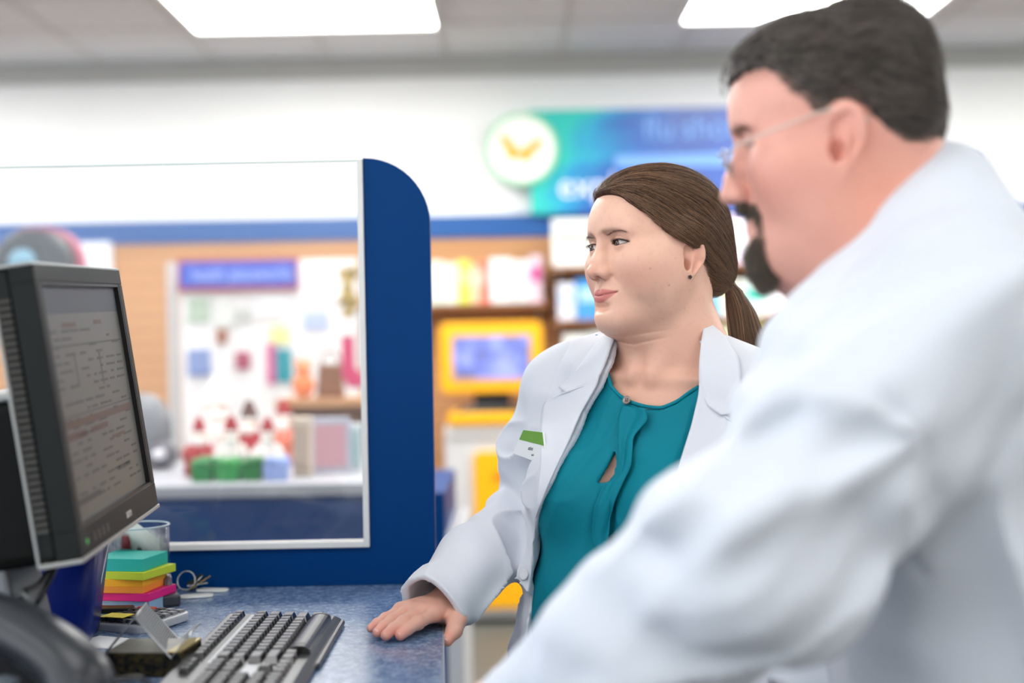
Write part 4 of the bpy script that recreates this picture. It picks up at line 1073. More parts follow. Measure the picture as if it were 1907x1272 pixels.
# ------------------------------------------------------------------ heads
# local frame: x = own right, y = forward, z = up; the eyes are level with z = 0, the ear canals with y = 0
HW = dict(brow=1.0, nose=0.0, full=1.0, lid=0.80, gape=0.0, chin=0.0, jaw=0.0, dbl=0.0, neck=0.053, ear=1.20, male=0, eary=0.021, mw=0.87)
HM = dict(brow=1.5, nose=1.0, full=1.2, lid=0.10, gape=0.003, chin=0.0, jaw=0.012, dbl=1.0, neck=0.067, ear=1.30, male=1, eary=0.018, mw=1.0)
EX, EY, EZ = 0.0315, 0.0775, 0.0
ER = 0.0122
def lidcurves(u, q):
    w = 0.0150
    t = np.clip(u / w, -1, 1)
    up = (0.0050 * (1 - t * t) ** 0.8 + 0.0006 * t + 0.0003) * (0.15 + 0.85 * q['lid'])
    lo = -0.0034 * (1 - t * t) ** 0.9 + 0.0006 * t - (0.0018 if q['male'] else 0)
    up = up - (0.003 if q['male'] else 0)
    return up, lo
def ear_d(p, q):
    """ear in its own plane: a local point set with ax = |x|; returns distance"""
    s = q['ear']
    c = A(0.0735 + 0.004 * q['male'], -0.014 + q['eary'], -0.017 - 0.010 * (1 - q['male']) - 0.004 * q['male'])
    # ear plane: tilted back, standing off the head behind
    a = R(20)
    y = (p[:, 1] - c[1]); z = (p[:, 2] - c[2]); x = p[:, 0] - c[0] + 0.42 * (y + 0.012) * 1.0
    u = (y * math.cos(a) + z * math.sin(a)) / s; v = (-y * math.sin(a) + z * math.cos(a)) / s
    k = 0.0085 * sstep(-0.035, 0.0, v)
    u0 = u + 0.001
    # outline: egg, wider on top
    wv = 0.0165 + 0.22 * np.clip(v, -0.03, 0.012)
    rr = np.sqrt((u0 / np.maximum(wv, 0.006)) ** 2 + (v / 0.0315) ** 2)
    e = (rr - 1) * 0.015
    rimd = np.sqrt(np.maximum(e + 0.0032, 0) ** 2 * 0 + (e + 0.0034) ** 2 + (x - 0.0055) ** 2) - 0.0030
    front = sstep(0.006, 0.012, u) * sstep(0.012, -0.004, v)          # the rim fades where the ear meets the cheek
    rimd = rimd + front * 0.006
    plate = np.maximum(e, np.abs(x - 0.0005) - 0.0028)
    d = smin(plate, rimd, 0.004)
    # inner fold (antihelix)
    q2 = np.stack([x, u, v], 1)
    d = smin(d, chain(q2, [(0.003, 0.000, 0.016), (0.0045, -0.0075, 0.004), (0.0045, -0.0065, -0.010), (0.003, 0.001, -0.017)], [0.002, 0.0026, 0.0026, 0.0024]), 0.003)
    # tragus, lobe
    d = smin(d, ell(q2, (0.0022, 0.0115, -0.006), (0.0035, 0.003, 0.006)), 0.003)
    d = smin(d, ell(q2, (0.0016, 0.0025, -0.0260), (0.0042, 0.0090, 0.0095)), 0.004)
    b1 = ell(q2, (0.0045, 0.0000, -0.004), (0.0085, 0.0062, 0.0085))
    b2 = chain(q2, [(0.0075, 0.001, 0.006), (0.0070, 0.0015, 0.016), (0.0070, -0.0050, 0.0225)], [0.0052, 0.0042, 0.0026])
    b3 = chain(q2, [(0.0068, -0.0085, 0.0190), (0.0068, -0.0125, 0.006), (0.0068, -0.0115, -0.008)], [0.0026, 0.0026, 0.0020])
    return d * s * 0.8, smin(smin(b1, b2, 0.003), b3, 0.002) * s * 0.8
def head_d(p, q, ears=True):
    sx = p[:, 0]; ax = np.abs(sx)
    m = np.stack([ax, p[:, 1], p[:, 2]], 1)
    fu = q['full']; ml = q['male']
    # skull
    d = ell(m, (0, -0.004, 0.030), (0.0735 + 0.003 * ml, 0.095, 0.084))
    d = smin(d, ell(m, (0, 0.040, 0.028), (0.058, 0.060, 0.056)), 0.03)
    d = smin(d, ell(m, (0, -0.040, -0.010), (0.058, 0.052, 0.055)), 0.03)
    # mid face and jaw
    d = smin(d, ell(m, (0, 0.038, -0.040), (0.0555 + 0.004 * ml, 0.055, 0.062)), 0.022)
    d = smin(d, ell(m, (0, 0.050, -0.078), (0.036 * fu ** .3, 0.043, 0.030)), 0.02)
    d = smin(d, cap(m, (0.054 + 0.003 * ml, 0.004, -0.045), (0.043 + 0.6 * q['jaw'], 0.026, -0.082), 0.017, 0.017), 0.02)
    d = smin(d, cap(m, (0.043 + 0.6 * q['jaw'], 0.026, -0.080), (0.012, 0.076, -0.101), 0.017, 0.014), 0.022)
    d = smin(d, ell(m, (0, 0.081, -0.0995), (0.019, 0.0155, 0.0145)), 0.014)          # chin
    # cheeks, cheekbones
    d = smin(d, ell(m, (0.040, 0.062, -0.035), (0.021 * fu, 0.022, 0.022 * fu)), 0.022)
    d = smin(d, ell(m, (0.046, 0.050, -0.058), (0.018 * fu, 0.022, 0.020 * fu)), 0.024)
    d = smin(d, ell(m, (0, 0.012, -0.030), (0.0665, 0.056, 0.060)), 0.024)
    d = smin(d, ell(m, (0.046, 0.055, -0.022), (0.020, 0.024, 0.018)), 0.030)
    d = smin(d, ell(m, (0.054, 0.024, -0.038), (0.017, 0.028, 0.030)), 0.030)
    # under-chin and neck
    d = smin(d, cap(m, (0, 0.052, -0.098), (0, -0.002, -0.125), 0.030, 0.040), 0.03)
    if q['dbl']:
        d = smin(d, ell(m, (0, 0.046, -0.120), (0.042, 0.040, 0.026)), 0.03)
        d = smin(d, ell(m, (0.042, 0.022, -0.098), (0.022, 0.034, 0.030)), 0.03)
    nk = q['neck']
    d = smin(d, chain(p, [(0, -0.022, -0.030), (0, -0.026, -0.11), (0, -0.036, -0.20)], [nk * 0.98, nk, nk * 1.12], 0.03), 0.028)
    # brow ridge, sockets
    d = smin(d, cap(m, (0.012, 0.089, 0.0165), (0.043, 0.076, 0.0190), 0.0065 * q['brow'] ** .4, 0.006), 0.014)
    d = ssub(d, ell(m, (0.030, 0.1010, -0.0005), (0.0195, 0.0150, 0.0125)), 0.014)
    d = ssub(d, ell(m, (0.0125, 0.1010, 0.0005), (0.0075, 0.0090, 0.0120)), 0.010)
    # nose
    n = q['nose']
    tipy, tipz = 0.1165 + 0.007 * n, -0.0365 - 0.005 * n
    d = smin(d, cap(m, (0, 0.0890, 0.0080), (0, tipy - 0.0145, tipz + 0.014), 0.0062, 0.0080 + 0.0015 * n), 0.010)
    d = smin(d, ell(m, (0, tipy - 0.009, tipz), (0.0105 + 0.0015 * n, 0.0100, 0.0088 + 0.001 * n)), 0.008)
    d = smin(d, ell(m, (0.0065, tipy - 0.0220, tipz + 0.010), (0.0085, 0.0130, 0.0150)), 0.008)
    d = smin(d, ell(m, (0.0120 + 0.002 * n, tipy - 0.0195, tipz - 0.0030), (0.0072 + 0.001 * n, 0.0105, 0.0082)), 0.006)
    d = smin(d, cap(m, (0, tipy - 0.012, tipz - 0.0060), (0, tipy - 0.024, tipz - 0.0105), 0.0038, 0.004), 0.005)
    d = ssub(d, ell(m, (0.0068 + 0.001 * n, tipy - 0.0165, tipz - 0.0105), (0.0042 + 0.0006 * n, 0.0078, 0.0056)), 0.003)
    # mouth mound, lips
    d = smin(d, ell(m, (0, 0.0775, -0.0680), (0.0275, 0.0185, 0.0185)), 0.014)
    mz = -0.0690 + 0.0005 * ml; g = q['gape']
    sm = 0.0026 * (ax / 0.024) ** 2                                  # corners lift a little
    up = np.stack([ax * q['mw'], p[:, 1], p[:, 2] - sm], 1)
    d = smin(d, chain(up, [(0.0, 0.0925, mz + 0.0048 + g), (0.0045, 0.0928, mz + 0.0056 + g), (0.013, 0.0890, mz + 0.0034 + g), (0.0235, 0.0775, mz + 0.0004)], [0.0030, 0.0034, 0.0030, 0.0014], 0.002), 0.004)
    d = smin(d, chain(up, [(0.0, 0.0905, mz - 0.0052 - g), (0.0100, 0.0885, mz - 0.0048 - g), (0.0225, 0.0775, mz - 0.0008)], [0.0043, 0.0040, 0.0016], 0.002), 0.004)
    gl = np.abs(up[:, 2] - mz + 0.0004 * np.cos(ax / 0.004)) - g * 0.9
    d = d + 0.0019 * np.exp(-(np.maximum(gl, 0) / 0.0009) ** 2) * sstep(0.0262, 0.0235, ax * q['mw']) * (p[:, 1] > 0.06) * (1 + 0.5 * q['male'])
    d = ssub(d, ell(m, (0, 0.0975, mz - 0.0170), (0.016, 0.0080, 0.0050)), 0.009)          # dip over the chin
    d = ssub(d, ell(m, (0, 0.1010, mz + 0.0150), (0.0030, 0.0060, 0.0080)), 0.004)         # philtrum
    # smile lines
    d = d + 0.0012 * np.exp(-(sdseg(m, (0.0195, 0.089, -0.044), (0.0305, 0.079, -0.062)) / 0.0035) ** 2)
    # eyelids round the ball, then the slit between them
    E = (EX, EY, EZ)
    lid = ell(m, E, (ER + 0.0015,) * 3)
    d = smin(d, lid, 0.0045)
    u = m[:, 0] - EX; v = m[:, 2] + 0.05 * u - EZ - 0.0006
    lu, ll = lidcurves(u, q)
    slit = np.maximum(np.maximum(v - lu, ll - v), EY + 0.0035 - m[:, 1]) 
    slit = np.where(np.abs(u) < 0.0150, slit, np.maximum(slit, np.abs(u) - 0.0150))
    near = np.sqrt((u) ** 2 + (m[:, 1] - EY) ** 2 + (m[:, 2]) ** 2)
    slit = np.maximum(slit * 0.9, near - 0.0185)
    slit = np.maximum(slit, (ER - 0.0012) - near)
    d = ssub(d, slit, 0.0011)
    crease = np.abs(v - (lu + 0.0042 * (1 - np.clip(np.abs(u) / 0.018, 0, 1) ** 2)))
    d = d + 0.0009 * np.exp(-(crease / 0.0011) ** 2) * (np.abs(u) < 0.017) * sstep(0.024, 0.017, near) * (m[:, 1] > EY)
    if ears:
        e, bw = ear_d(m, q)
        d = ssub(smin(d, e, 0.004), bw, 0.0025)
    return d
def sdseg(p, a, b):
    return cap(p, a, b, 0.0, 0.0)
def browz(ax):
    t = np.clip((ax - 0.012) / 0.040, 0, 1)
    return 0.0160 + 0.0026 * np.sin(t * math.pi * 0.9) - 0.0050 * t * t
def skin_col(p, q):
    """skin colour over the head with some painted shade, local coordinates"""
    ax = np.abs(p[:, 0]); m = np.stack([ax, p[:, 1], p[:, 2]], 1)
    base = np.array(rgb(240, 194, 170)) if not q['male'] else np.array(rgb(232, 172, 156))
    c = np.tile(base, (len(p), 1))
    def mix(w, col):
        nonlocal c
        w = np.clip(w, 0, 1)[:, None]; c = c * (1 - w) + np.array(col) * w
    mix(0.75 * gauss(m, (0.046, 0.06, -0.042), (0.024, 0.03, 0.020)), rgb(220, 146, 126))      # cheeks
    mix(0.40 * gauss(m, (0.0, 0.11, -0.036), (0.016, 0.02, 0.012)), rgb(219, 148, 132))
    mix(0.45 * gauss(m, (0.075, -0.012, -0.015), (0.012, 0.022, 0.034)), rgb(222, 140, 122))     # ears
    mix(0.40 * gauss(m, (0.03, 0.09, 0.004), (0.020, 0.02, 0.012)), rgb(188, 136, 120))  # brownish eye-socket shading painted into the skin
    mix(0.22 * (vnoise(p, 55, 3) * 0.5 + 0.5), rgb(219, 160, 140))
    mix(0.11 * sstep(0.1, 0.9, vnoise(p, 260, 9)), rgb(196, 128, 104))
    if q['male']:
        mix(0.25 * sstep(-0.02, -0.08, p[:, 2]) * sstep(0, 0.03, p[:, 1]), rgb(190, 140, 124))
        mix(0.5 * gauss(m, (0.05, 0.045, -0.035), (0.025, 0.04, 0.03)), rgb(228, 140, 126))
    ny, nz = 0.1165 + 0.007 * q['nose'], -0.0365 - 0.005 * q['nose']
    mix(0.9 * gauss(m, (0.0068 + 0.001 * q['nose'], ny - 0.0165, nz - 0.0075), (0.0042, 0.0075, 0.0040)), rgb(112, 56, 48))  # shade inside the nostrils painted dark
    # lips
    mz = -0.0690 + 0.0005 * q['male']
    axm = ax * q['mw']; t = np.clip(axm / 0.0250, 0, 1); sm = 0.0026 * t * t * 1.08 / q['mw'] ** 2
    top = mz + 0.0092 * (1 - t ** 1.6) + sm - 0.0015 * np.exp(-(ax / 0.0025) ** 2) + q['gape']
    bot = mz - 0.0100 * (1 - t ** 2.2) + sm - q['gape']
    w = sstep(0.0013, -0.0010, p[:, 2] - top) * sstep(0.0013, -0.0010, bot - p[:, 2]) * (axm < 0.0252) * (p[:, 1] > 0.06)
    mix(w * (0.85 if not q['male'] else 0.55), rgb(206, 112, 110) if not q['male'] else rgb(190, 112, 104))
    mix(np.exp(-((p[:, 2] - sm - mz) / 0.0009) ** 2) * (axm < 0.0255) * (p[:, 1] > 0.06) * 0.6, rgb(120, 48, 50))  # shade between the lips painted as a dark line
    # lid line (lash roots) and soft brow skin
    u = ax - EX; v = p[:, 2] + 0.05 * u - 0.0006
    lu, ll = lidcurves(u, q)
    on = (np.abs(u) < 0.0165) & (p[:, 1] > EY - 0.004)
    mix(on * np.exp(-((v - lu - 0.0003) / 0.0012) ** 2) * 0.9, rgb(48, 30, 28))
    mix(on * np.exp(-((v - ll) / 0.0008) ** 2) * 0.45, rgb(110, 70, 60))
    mix(on * (v > lu) * np.exp(-((v - lu - 0.003) / 0.003) ** 2) * 0.35, rgb(176, 128, 112))  # same brownish shading, painted just above the lid edge
    bz = browz(ax)
    bw = 0.0040 * (1 - 0.55 * np.clip((ax - 0.012) / 0.038, 0, 1))
    wb = np.exp(-((p[:, 2] - bz) / bw) ** 2) * sstep(0.009, 0.015, ax) * sstep(0.053, 0.044, ax) * (p[:, 1] > 0.03)
    mix(wb * (0.50 if not q['male'] else 0.55), rgb(88, 62, 50) if not q['male'] else rgb(52, 42, 38))
    return c
def eyeball(name, M, side, gaze, parent, col):
    """side +1 own right; gaze = direction in head frame"""
    g = np.asarray(gaze, float); g /= np.linalg.norm(g)
    nu, nv = 40, 30
    V = []; C = []; F = []
    t1 = np.cross(g, (0, 0, 1.0)); t1 /= np.linalg.norm(t1); t2 = np.cross(t1, g)
    for i in range(nv + 1):
        th = math.pi * (i / nv) ** 1.4
        for k in range(nu):
            a = 2 * math.pi * k / nu
            dirv = g * math.cos(th) + (t1 * math.cos(a) + t2 * math.sin(a)) * math.sin(th)
            r = ER + 0.0006 * math.exp(-(th / 0.42) ** 4)
            V.append(A(side * EX, EY, EZ) + dirv * r)
            if th < 0.22: c = (0.004, 0.003, 0.003)
            elif th < 0.51: c = tuple(np.array(col) * (0.75 + 0.35 * math.sin(a * 9) ** 2))
            elif th < 0.57: c = tuple(np.array(col) * 0.25)
            else: c = rgb(206, 192, 188)
            C.append(c)
    for i in range(nv):
        for k in range(nu):
            F.append((i*nu+k, (i+1)*nu+k, (i+1)*nu+(k+1) % nu, i*nu+(k+1) % nu))
    return mesh_np(name, toW(M, np.array(V)), F, mat('eye', attr=True, rough=0.05, coat=0.6), parent, True, np.array(C))

def lashes(M, q, parent, m):
    out = []
    for side in (1, -1):
        mb = MB()
        for up_ in (True, False):
            pts = []; rr = []
            for u in np.linspace(-0.0140, 0.0148, 14):
                lu, ll = lidcurves(np.array([u]), q); v = (lu if up_ else ll)[0] - 0.05 * u + 0.0006
                rho = ER + (0.0019 if up_ else 0.0014)
                y = math.sqrt(max(rho ** 2 - u * u - v * v, 0.003 ** 2))
                pts.append(toW(M, A(side * (EX + u), EY + y, v))[0]); rr.append((0.0008 if up_ else 0.00028) * (0.5 + 0.5 * (u + 0.014) / 0.029))
            mb.tube(pts, rr, 6)
        for k in range(34):
            u = -0.012 + 0.0268 * k / 33
            lu, ll = lidcurves(np.array([u]), q); v = lu[0] - 0.05 * u + 0.0006
            y = math.sqrt(max((ER + 0.0018) ** 2 - u * u - v * v, 0.003 ** 2))
            b = A(side * (EX + u), EY + y, v); L = 0.0045 + 0.002 * (k / 33)
            o = A(side * u * 0.4, L * 0.9, 0.0)
            pts = [b, b + o * 0.5 + A(0, 0, -0.0006), b + o + A(0, 0, 0.0012)]
            mb.tube([toW(M, x)[0] for x in pts], [0.00022, 0.00018, 0.00006], 4)
        out.append(mb.build('eyelashes', m, parent, True))
    return out
# ------------------------------------------------------------------ hair
def hair_mat(name, c1, c2, rough=0.38):
    m = bpy.data.materials.new(name); m.use_nodes = True
    nt = m.node_tree; b = nt.nodes['Principled BSDF']
    hi = nt.nodes.new('ShaderNodeHairInfo'); r = nt.nodes.new('ShaderNodeValToRGB')
    r.color_ramp.elements[0].color = (*c1, 1); r.color_ramp.elements[1].color = (*c2, 1)
    r.color_ramp.elements[0].position = 0.2; r.color_ramp.elements[1].position = 1.0
    nt.links.new(hi.outputs['Random'], r.inputs[0]); nt.links.new(r.outputs[0], b.inputs['Base Color'])
    b.inputs['Roughness'].default_value = rough; b.inputs['Specular IOR Level'].default_value = 0.55
    return m
def pl(x, xs, ys): return np.interp(x, xs, ys)
def wcap_d(p, off=0.0):
    """woman's swept-back hair volume (local head frame), p[:,0] > 0 is her own right"""
    d = ell(p, (0.002, -0.010, 0.036), (0.082, 0.100, 0.083))
    m_ = np.stack([np.abs(p[:, 0]), p[:, 1], p[:, 2]], 1)
    d = smin(d, ell(m_, (0.066, -0.008, 0.014), (0.022, 0.034, 0.020)), 0.02)
    d = smin(d, ell(p, (0, -0.052, -0.010), (0.062, 0.060, 0.062)), 0.03)
    d = smin(d, ell(p, (0, 0.040, 0.050), (0.066, 0.058, 0.050)), 0.025)
    d = smin(d, ell(p, (0, -0.098, -0.030), (0.024, 0.022, 0.022)), 0.04)
    return d + off
WLX = [-0.12, -0.085, -0.060, -0.045, -0.030, -0.012, 0.004, 0.020, 0.045, 0.070, 0.090, 0.12]
WLZ = [-0.055, -0.062, -0.066, -0.062, -0.046, -0.020, -0.001, 0.004, 0.018, 0.044, 0.070, 0.080]
def wline(p): return pl(p[:, 1], WLX, WLZ) + 0.03 * sstep(0.01, 0.05, p[:, 0]) * sstep(0.0, 0.04, p[:, 1])
def wcut_d(p):
    d = wcap_d(p)
    return smax(d, (wline(p) - p[:, 2]) * 0.8, 0.006)
def sweep(cap_fn, roots, tie, K, sag, jit, r):
    """strands combed over the cap surface from their roots to a tie point"""
    N = len(roots); t = np.linspace(0, 1, K)[None, :, None]
    c0 = A(0, -0.01, 0.02)
    a = roots - c0; b = (tie + r.normal(0, 0.006, (N, 3))) - c0
    la = np.linalg.norm(a, axis=1, keepdims=True); lb = np.linalg.norm(b, axis=1, keepdims=True)
    ua = a / la; ub = b / lb
    om = np.arccos(np.clip((ua * ub).sum(1), -1, 1))[:, None, None]
    w = (np.sin((1 - t) * om) * ua[:, None] + np.sin(t * om) * ub[:, None]) / np.maximum(np.sin(om), 1e-3)
    pts = c0 + w * (la[:, None] * (1 - t) + lb[:, None] * t)
    pts[..., 2] += sag(roots)[:, None] * np.sin(math.pi * t[..., 0])
    off = (r.uniform(-0.0015, 0.0032, N)[:, None] + jit * np.sin(t[..., 0] * r.uniform(3, 9, N)[:, None] + r.uniform(0, 6, N)[:, None]))
    q = pts.reshape(-1, 3); o = off.reshape(-1)
    q = snap(cap_fn, q, o, 4)
    return q.reshape(N, K, 3)
def woman_hair(M, parent):
    mh = hair_mat('brown_hair', rgb(56, 38, 29), rgb(176, 134, 100))
    base = mat('brown_hair_mass', rgb(52, 36, 29), rough=0.8, spec=0.2, noise=(90, rgb(84, 58, 43), 6, 0.25))
    def cutr(p):
        # ridges that follow the combing, towards the tie point
        rel = p - A(0, -0.105, -0.035)
        ang = np.arctan2(rel[:, 2], rel[:, 1]); az = np.arctan2(p[:, 0], rel[:, 1] + 0.02)
        return wcut_d(p) + 0.0012 * np.sin(ang * 46 + 9 * az + 2 * vnoise(p, 30, 5)) 
    V, F = sculpt(cutr, (-.1, -.14, -.09), (.1, .12, .14), .0022)
    hm = mesh_np('hair', toW(M, V), F, base, parent)
    r = np.random.default_rng(3)
    tie = A(0.0, -0.118, -0.038)
    N = 15000
    # roots: along the hairline and over the crown
    d = r.normal(0, 1, (N * 4, 3)); d /= np.linalg.norm(d, axis=1, keepdims=True)
    pt = A(0, -0.01, 0.03) + d * 0.09
    pt = snap(wcap_d, pt, 0.0, 5)
    ok = pt[:, 2] > wline(pt) - 0.002
    near = np.exp(-((pt[:, 2] - wline(pt)) / 0.018) ** 2) + 0.22
    ok &= r.random(len(pt)) < near
    pt = pt[ok][:N]
    s1 = sweep(wcap_d, pt, tie, 16, lambda a: -0.012 * sstep(-0.03, 0.06, a[:, 1]) + 0 * a[:, 0], 0.0006, r)
    low = (s1[..., 2] - wline(s1.reshape(-1, 3)).reshape(s1.shape[:2]) < -0.003) & (s1[..., 1] > -0.02)
    s1 = s1[~low.any(1)]
    hair('hair_strands', toW(M, s1.reshape(-1, 3)).reshape(s1.shape), 0.00012, mh, hm, 0.6)
    # tail
    K = 18; N = 5200
    path = np.array([(0.0, -0.108, -0.036), (0.0, -0.128, -0.043), (-0.002, -0.143, -0.070), (-0.004, -0.150, -0.105), (-0.006, -0.155, -0.140), (-0.008, -0.165, -0.175), (-0.010, -0.172, -0.192)])
    pp = smoothline(path, K)
    rad = np.interp(np.linspace(0, 1, K), [0, .12, .35, .6, .85, 1], [0.011, 0.013, 0.024, 0.029, 0.024, 0.010])
    a = r.uniform(0, 2 * math.pi, N); q = np.sqrt(r.uniform(0, 1, N))
    tl = np.linspace(0, 1, K)
    S = np.zeros((N, K, 3))
    ln = r.uniform(0.72, 1.0, N)
    for k in range(K):
        tt = tl[k] * ln
        c = np.stack([np.interp(tt, tl, pp[:, j]) for j in range(3)], 1)
        rr = np.interp(tt, tl, rad) * (0.25 + 0.75 * q) 
        wob = 0.0018 * np.sin(tt * 9 + a * 3)
        S[:, k] = c + np.stack([np.cos(a) * rr * 0.72 + wob, np.sin(a) * rr, 0.2 * np.sin(a) * rr], 1)
    hair('ponytail', toW(M, S.reshape(-1, 3)).reshape(S.shape), 0.00024, mh, hm, 0.4)
    def tail_d(p):
        return chain(p * A(1.3, 1, 1), [x * A(1.3, 1, 1) for x in pp[::2]], list(rad[::2] * 0.55), 0.01) * 0.8
    V, F = sculpt(tail_d, (-.06, -.23, -.24), (.06, -.06, .0), .003)
    mesh_np('ponytail_core', toW(M, V), F, base, hm)
    mb = MB(); n = 20
    mb.tube([A(0.013 * math.cos(2*math.pi*i/n), -0.121 + 0.004 * math.cos(0), -0.040 + 0.013 * math.sin(2*math.pi*i/n)) for i in range(n)], 0.0035, 8, closed=True)
    for i, v in enumerate(mb.v): mb.v[i] = tuple(toW(M, A(*v))[0])
    mb.build('hair_tie', mat('black_elastic', rgb(30, 26, 26), 0.7), hm, True)
    # flyaways
    f = pt[r.choice(len(pt), 260)]
    s2 = sweep(wcap_d, f, tie, 16, lambda a: 0.004 + 0 * a[:, 0], 0.002, r)
    low = (s2[..., 2] - wline(s2.reshape(-1, 3)).reshape(s2.shape[:2]) < -0.003) & (s2[..., 1] > -0.02)
    s2 = s2[~low.any(1)]
    t = np.linspace(0, 1, 16); lift = r.uniform(0.001, 0.006, len(s2))[:, None] * np.sin(t * math.pi)[None]
    s2 = s2 + (s2 - A(0, -0.01, 0.02)) / 0.09 * lift[..., None]
    hair('flyaway_hair', toW(M, s2.reshape(-1, 3)).reshape(s2.shape), 0.00008, mh, hm, 0.5)
    return hm
MLX = [-0.12, -0.088, -0.075, -0.050, -0.034, -0.026, -0.010, 0.006, 0.018, 0.030, 0.045, 0.060, 0.080, 0.100, 0.12]
MLZ = [-0.045, -0.048, -0.050, -0.048, -0.020, 0.012, 0.022, 0.020, 0.004, 0.022, 0.045, 0.066, 0.068, 0.062, 0.060]
def mcap_d(p):
    d = ell(p, (0, -0.008, 0.034), (0.0795, 0.102, 0.083))
    d = smin(d, ell(p, (0, 0.045, 0.062), (0.062, 0.060, 0.042)), 0.03)
    d = smin(d, ell(p, (0, -0.048, -0.008), (0.062, 0.054, 0.052)), 0.03)
    d = smin(d, ell(p, (0, -0.052, 0.070), (0.055, 0.050, 0.048)), 0.03)
    return d
def mline(p): return pl(p[:, 1], MLX, MLZ)
def man_hair(M, parent):
    mh = hair_mat('dark_hair', rgb(24, 20, 19), rgb(132, 120, 110), 0.34)
    base = mat('dark_hair_mass', rgb(26, 22, 21), rough=0.55, noise=(120, rgb(48, 41, 37), 6, 0.25))
    def cut(p):
        lock = 0.0016 * vnoise(p * A(1.2, 1.0, 1.6), 55, 2) + 0.0010 * vnoise(p, 120, 4)
        thin = 0.008 * sstep(0.03, 0.0, p[:, 2] - mline(p))
        return smax(mcap_d(p) + lock + thin, (mline(p) - p[:, 2] + 0.003 * vnoise(p, 160, 8)) * 0.8, 0.004)
    V, F = sculpt(cut, (-.1, -.13, -.08), (.1, .13, .14), .0024)
    hm = mesh_np('hair', toW(M, V), F, base, parent)
    r = np.random.default_rng(5)
    N = 20000
    d = r.normal(0, 1, (N * 3, 3)); d /= np.linalg.norm(d, axis=1, keepdims=True)
    pt = snap(mcap_d, A(0, -0.01, 0.03) + d * 0.09, -0.001, 5)
    pt = pt[pt[:, 2] > mline(pt) + 0.002 * r.normal(0, 1, len(pt))][:N]
    n = grad(mcap_d, pt)
    comb = A(0, -1.0, -0.35) + 0.30 * np.stack([vnoise(pt, 40, 11), vnoise(pt, 40, 12), vnoise(pt, 40, 13)], 1) \
        + (sstep(0.0, 0.08, pt[:, 1]) * sstep(0.05, 0.09, pt[:, 2]))[:, None] * A(0.3, 0.5, 0.2)
    comb -= n * (comb * n).sum(1, keepdims=True); comb /= np.linalg.norm(comb, axis=1, keepdims=True)
    h = pt[:, 2] - mline(pt)
    Ln = (0.010 + 0.026 * sstep(0.0, 0.06, h)) * r.uniform(0.7, 1.15, len(pt))
    K = 7; t = np.linspace(0, 1, K)[None, :, None]
    curl = (np.cross(n, comb) * r.normal(0, 0.25, (len(pt), 1)))[:, None]
    S = pt[:, None] + comb[:, None] * Ln[:, None, None] * t + n[:, None] * Ln[:, None, None] * (0.42 * t - 0.40 * t * t) \
        + curl * Ln[:, None, None] * np.sin(t * 3)
    hair('hair_strands', toW(M, S.reshape(-1, 3)).reshape(S.shape), 0.00030, mh, hm, 0.35)
    return hm, mh
def beard(M, parent, skin_fn, mh):
    r = np.random.default_rng(9)
    N = 60000
    c = np.stack([r.uniform(-0.036, 0.036, N), r.uniform(0.04, 0.11, N), r.uniform(-0.128, -0.040, N)], 1)
    d = skin_fn(c); c = c[np.abs(d) < 0.02]
    c = snap(skin_fn, c, 0.0, 5)
    ax = np.abs(c[:, 0]); z = c[:, 2]; y = c[:, 1]
    mz = -0.0685
    mous = (z > mz + 0.006) & (z < mz + 0.0215 - 0.25 * ax) & (ax < 0.031) & (y > 0.07)
    side = (ax > 0.0255) & (ax < 0.034) & (z < mz + 0.008) & (z > -0.098) & (y > 0.055)
    chin = (z < mz - 0.012) & (z > -0.128) & (ax < 0.032) & (y > 0.052 + 0.15 * ax)
    keep = mous | side | chin
    c = c[keep]; ch = chin[keep]; c = c[:14000]; ch = ch[:14000]
    n = grad(skin_fn, c)
    dirv = n * 0.55 + A(0, 0.15, -1.0) + np.c_[np.sign(c[:, 0]) * 0.25 * (~ch), np.zeros((len(c), 2))] + r.normal(0, 0.25, (len(c), 3))
    dirv /= np.linalg.norm(dirv, axis=1, keepdims=True)
    Ln = np.where(ch, 0.016, 0.0085) * r.uniform(0.6, 1.15, len(c))
    K = 5; t = np.linspace(0, 1, K)[None, :, None]
    S = c[:, None] - n[:, None] * 0.001 + dirv[:, None] * Ln[:, None, None] * t + A(0, 0, -0.003) * t * t
    return hair('goatee', toW(M, S.reshape(-1, 3)).reshape(S.shape), 0.00032, mh, parent, 0.4)
# ------------------------------------------------------------------ people
SKIN = mat('skin', attr=True, rough=0.46, sss=0.12, bump=(900, 0.12, 0.0006))
COAT = mat('white_coat_cloth', rgb(222, 226, 235), rough=0.85, bump=(1400, 0.15, 0.0004), sheen=0.15)
COATM = mat('white_coat_cloth_dimmed', rgb(208, 214, 224), rough=0.85, bump=(1400, 0.15, 0.0004), sheen=0.1)  # same white cloth, colour toned down to offset strong light on the man
BLOUSE = mat('teal_crepe', rgb(0, 128, 146), rough=0.7, bump=(1600, 0.25, 0.0004), spec=0.25)
def loft_d(p, tab):
    t = np.array(tab)          # z, half width, half depth, centre y
    z = p[:, 2]; o = np.argsort(t[:, 0]); t = t[o]
    a = np.interp(z, t[:, 0], t[:, 1]); b = np.interp(z, t[:, 0], t[:, 2]); c = np.interp(z, t[:, 0], t[:, 3])
    q = np.sqrt((p[:, 0] / a) ** 2 + ((p[:, 1] - c) / b) ** 2) + 1e-6
    d = (q - 1) * np.minimum(a, b) * 0.92
    return smax(d, np.maximum(z - t[-1, 0], t[0, 0] - z), 0.03)
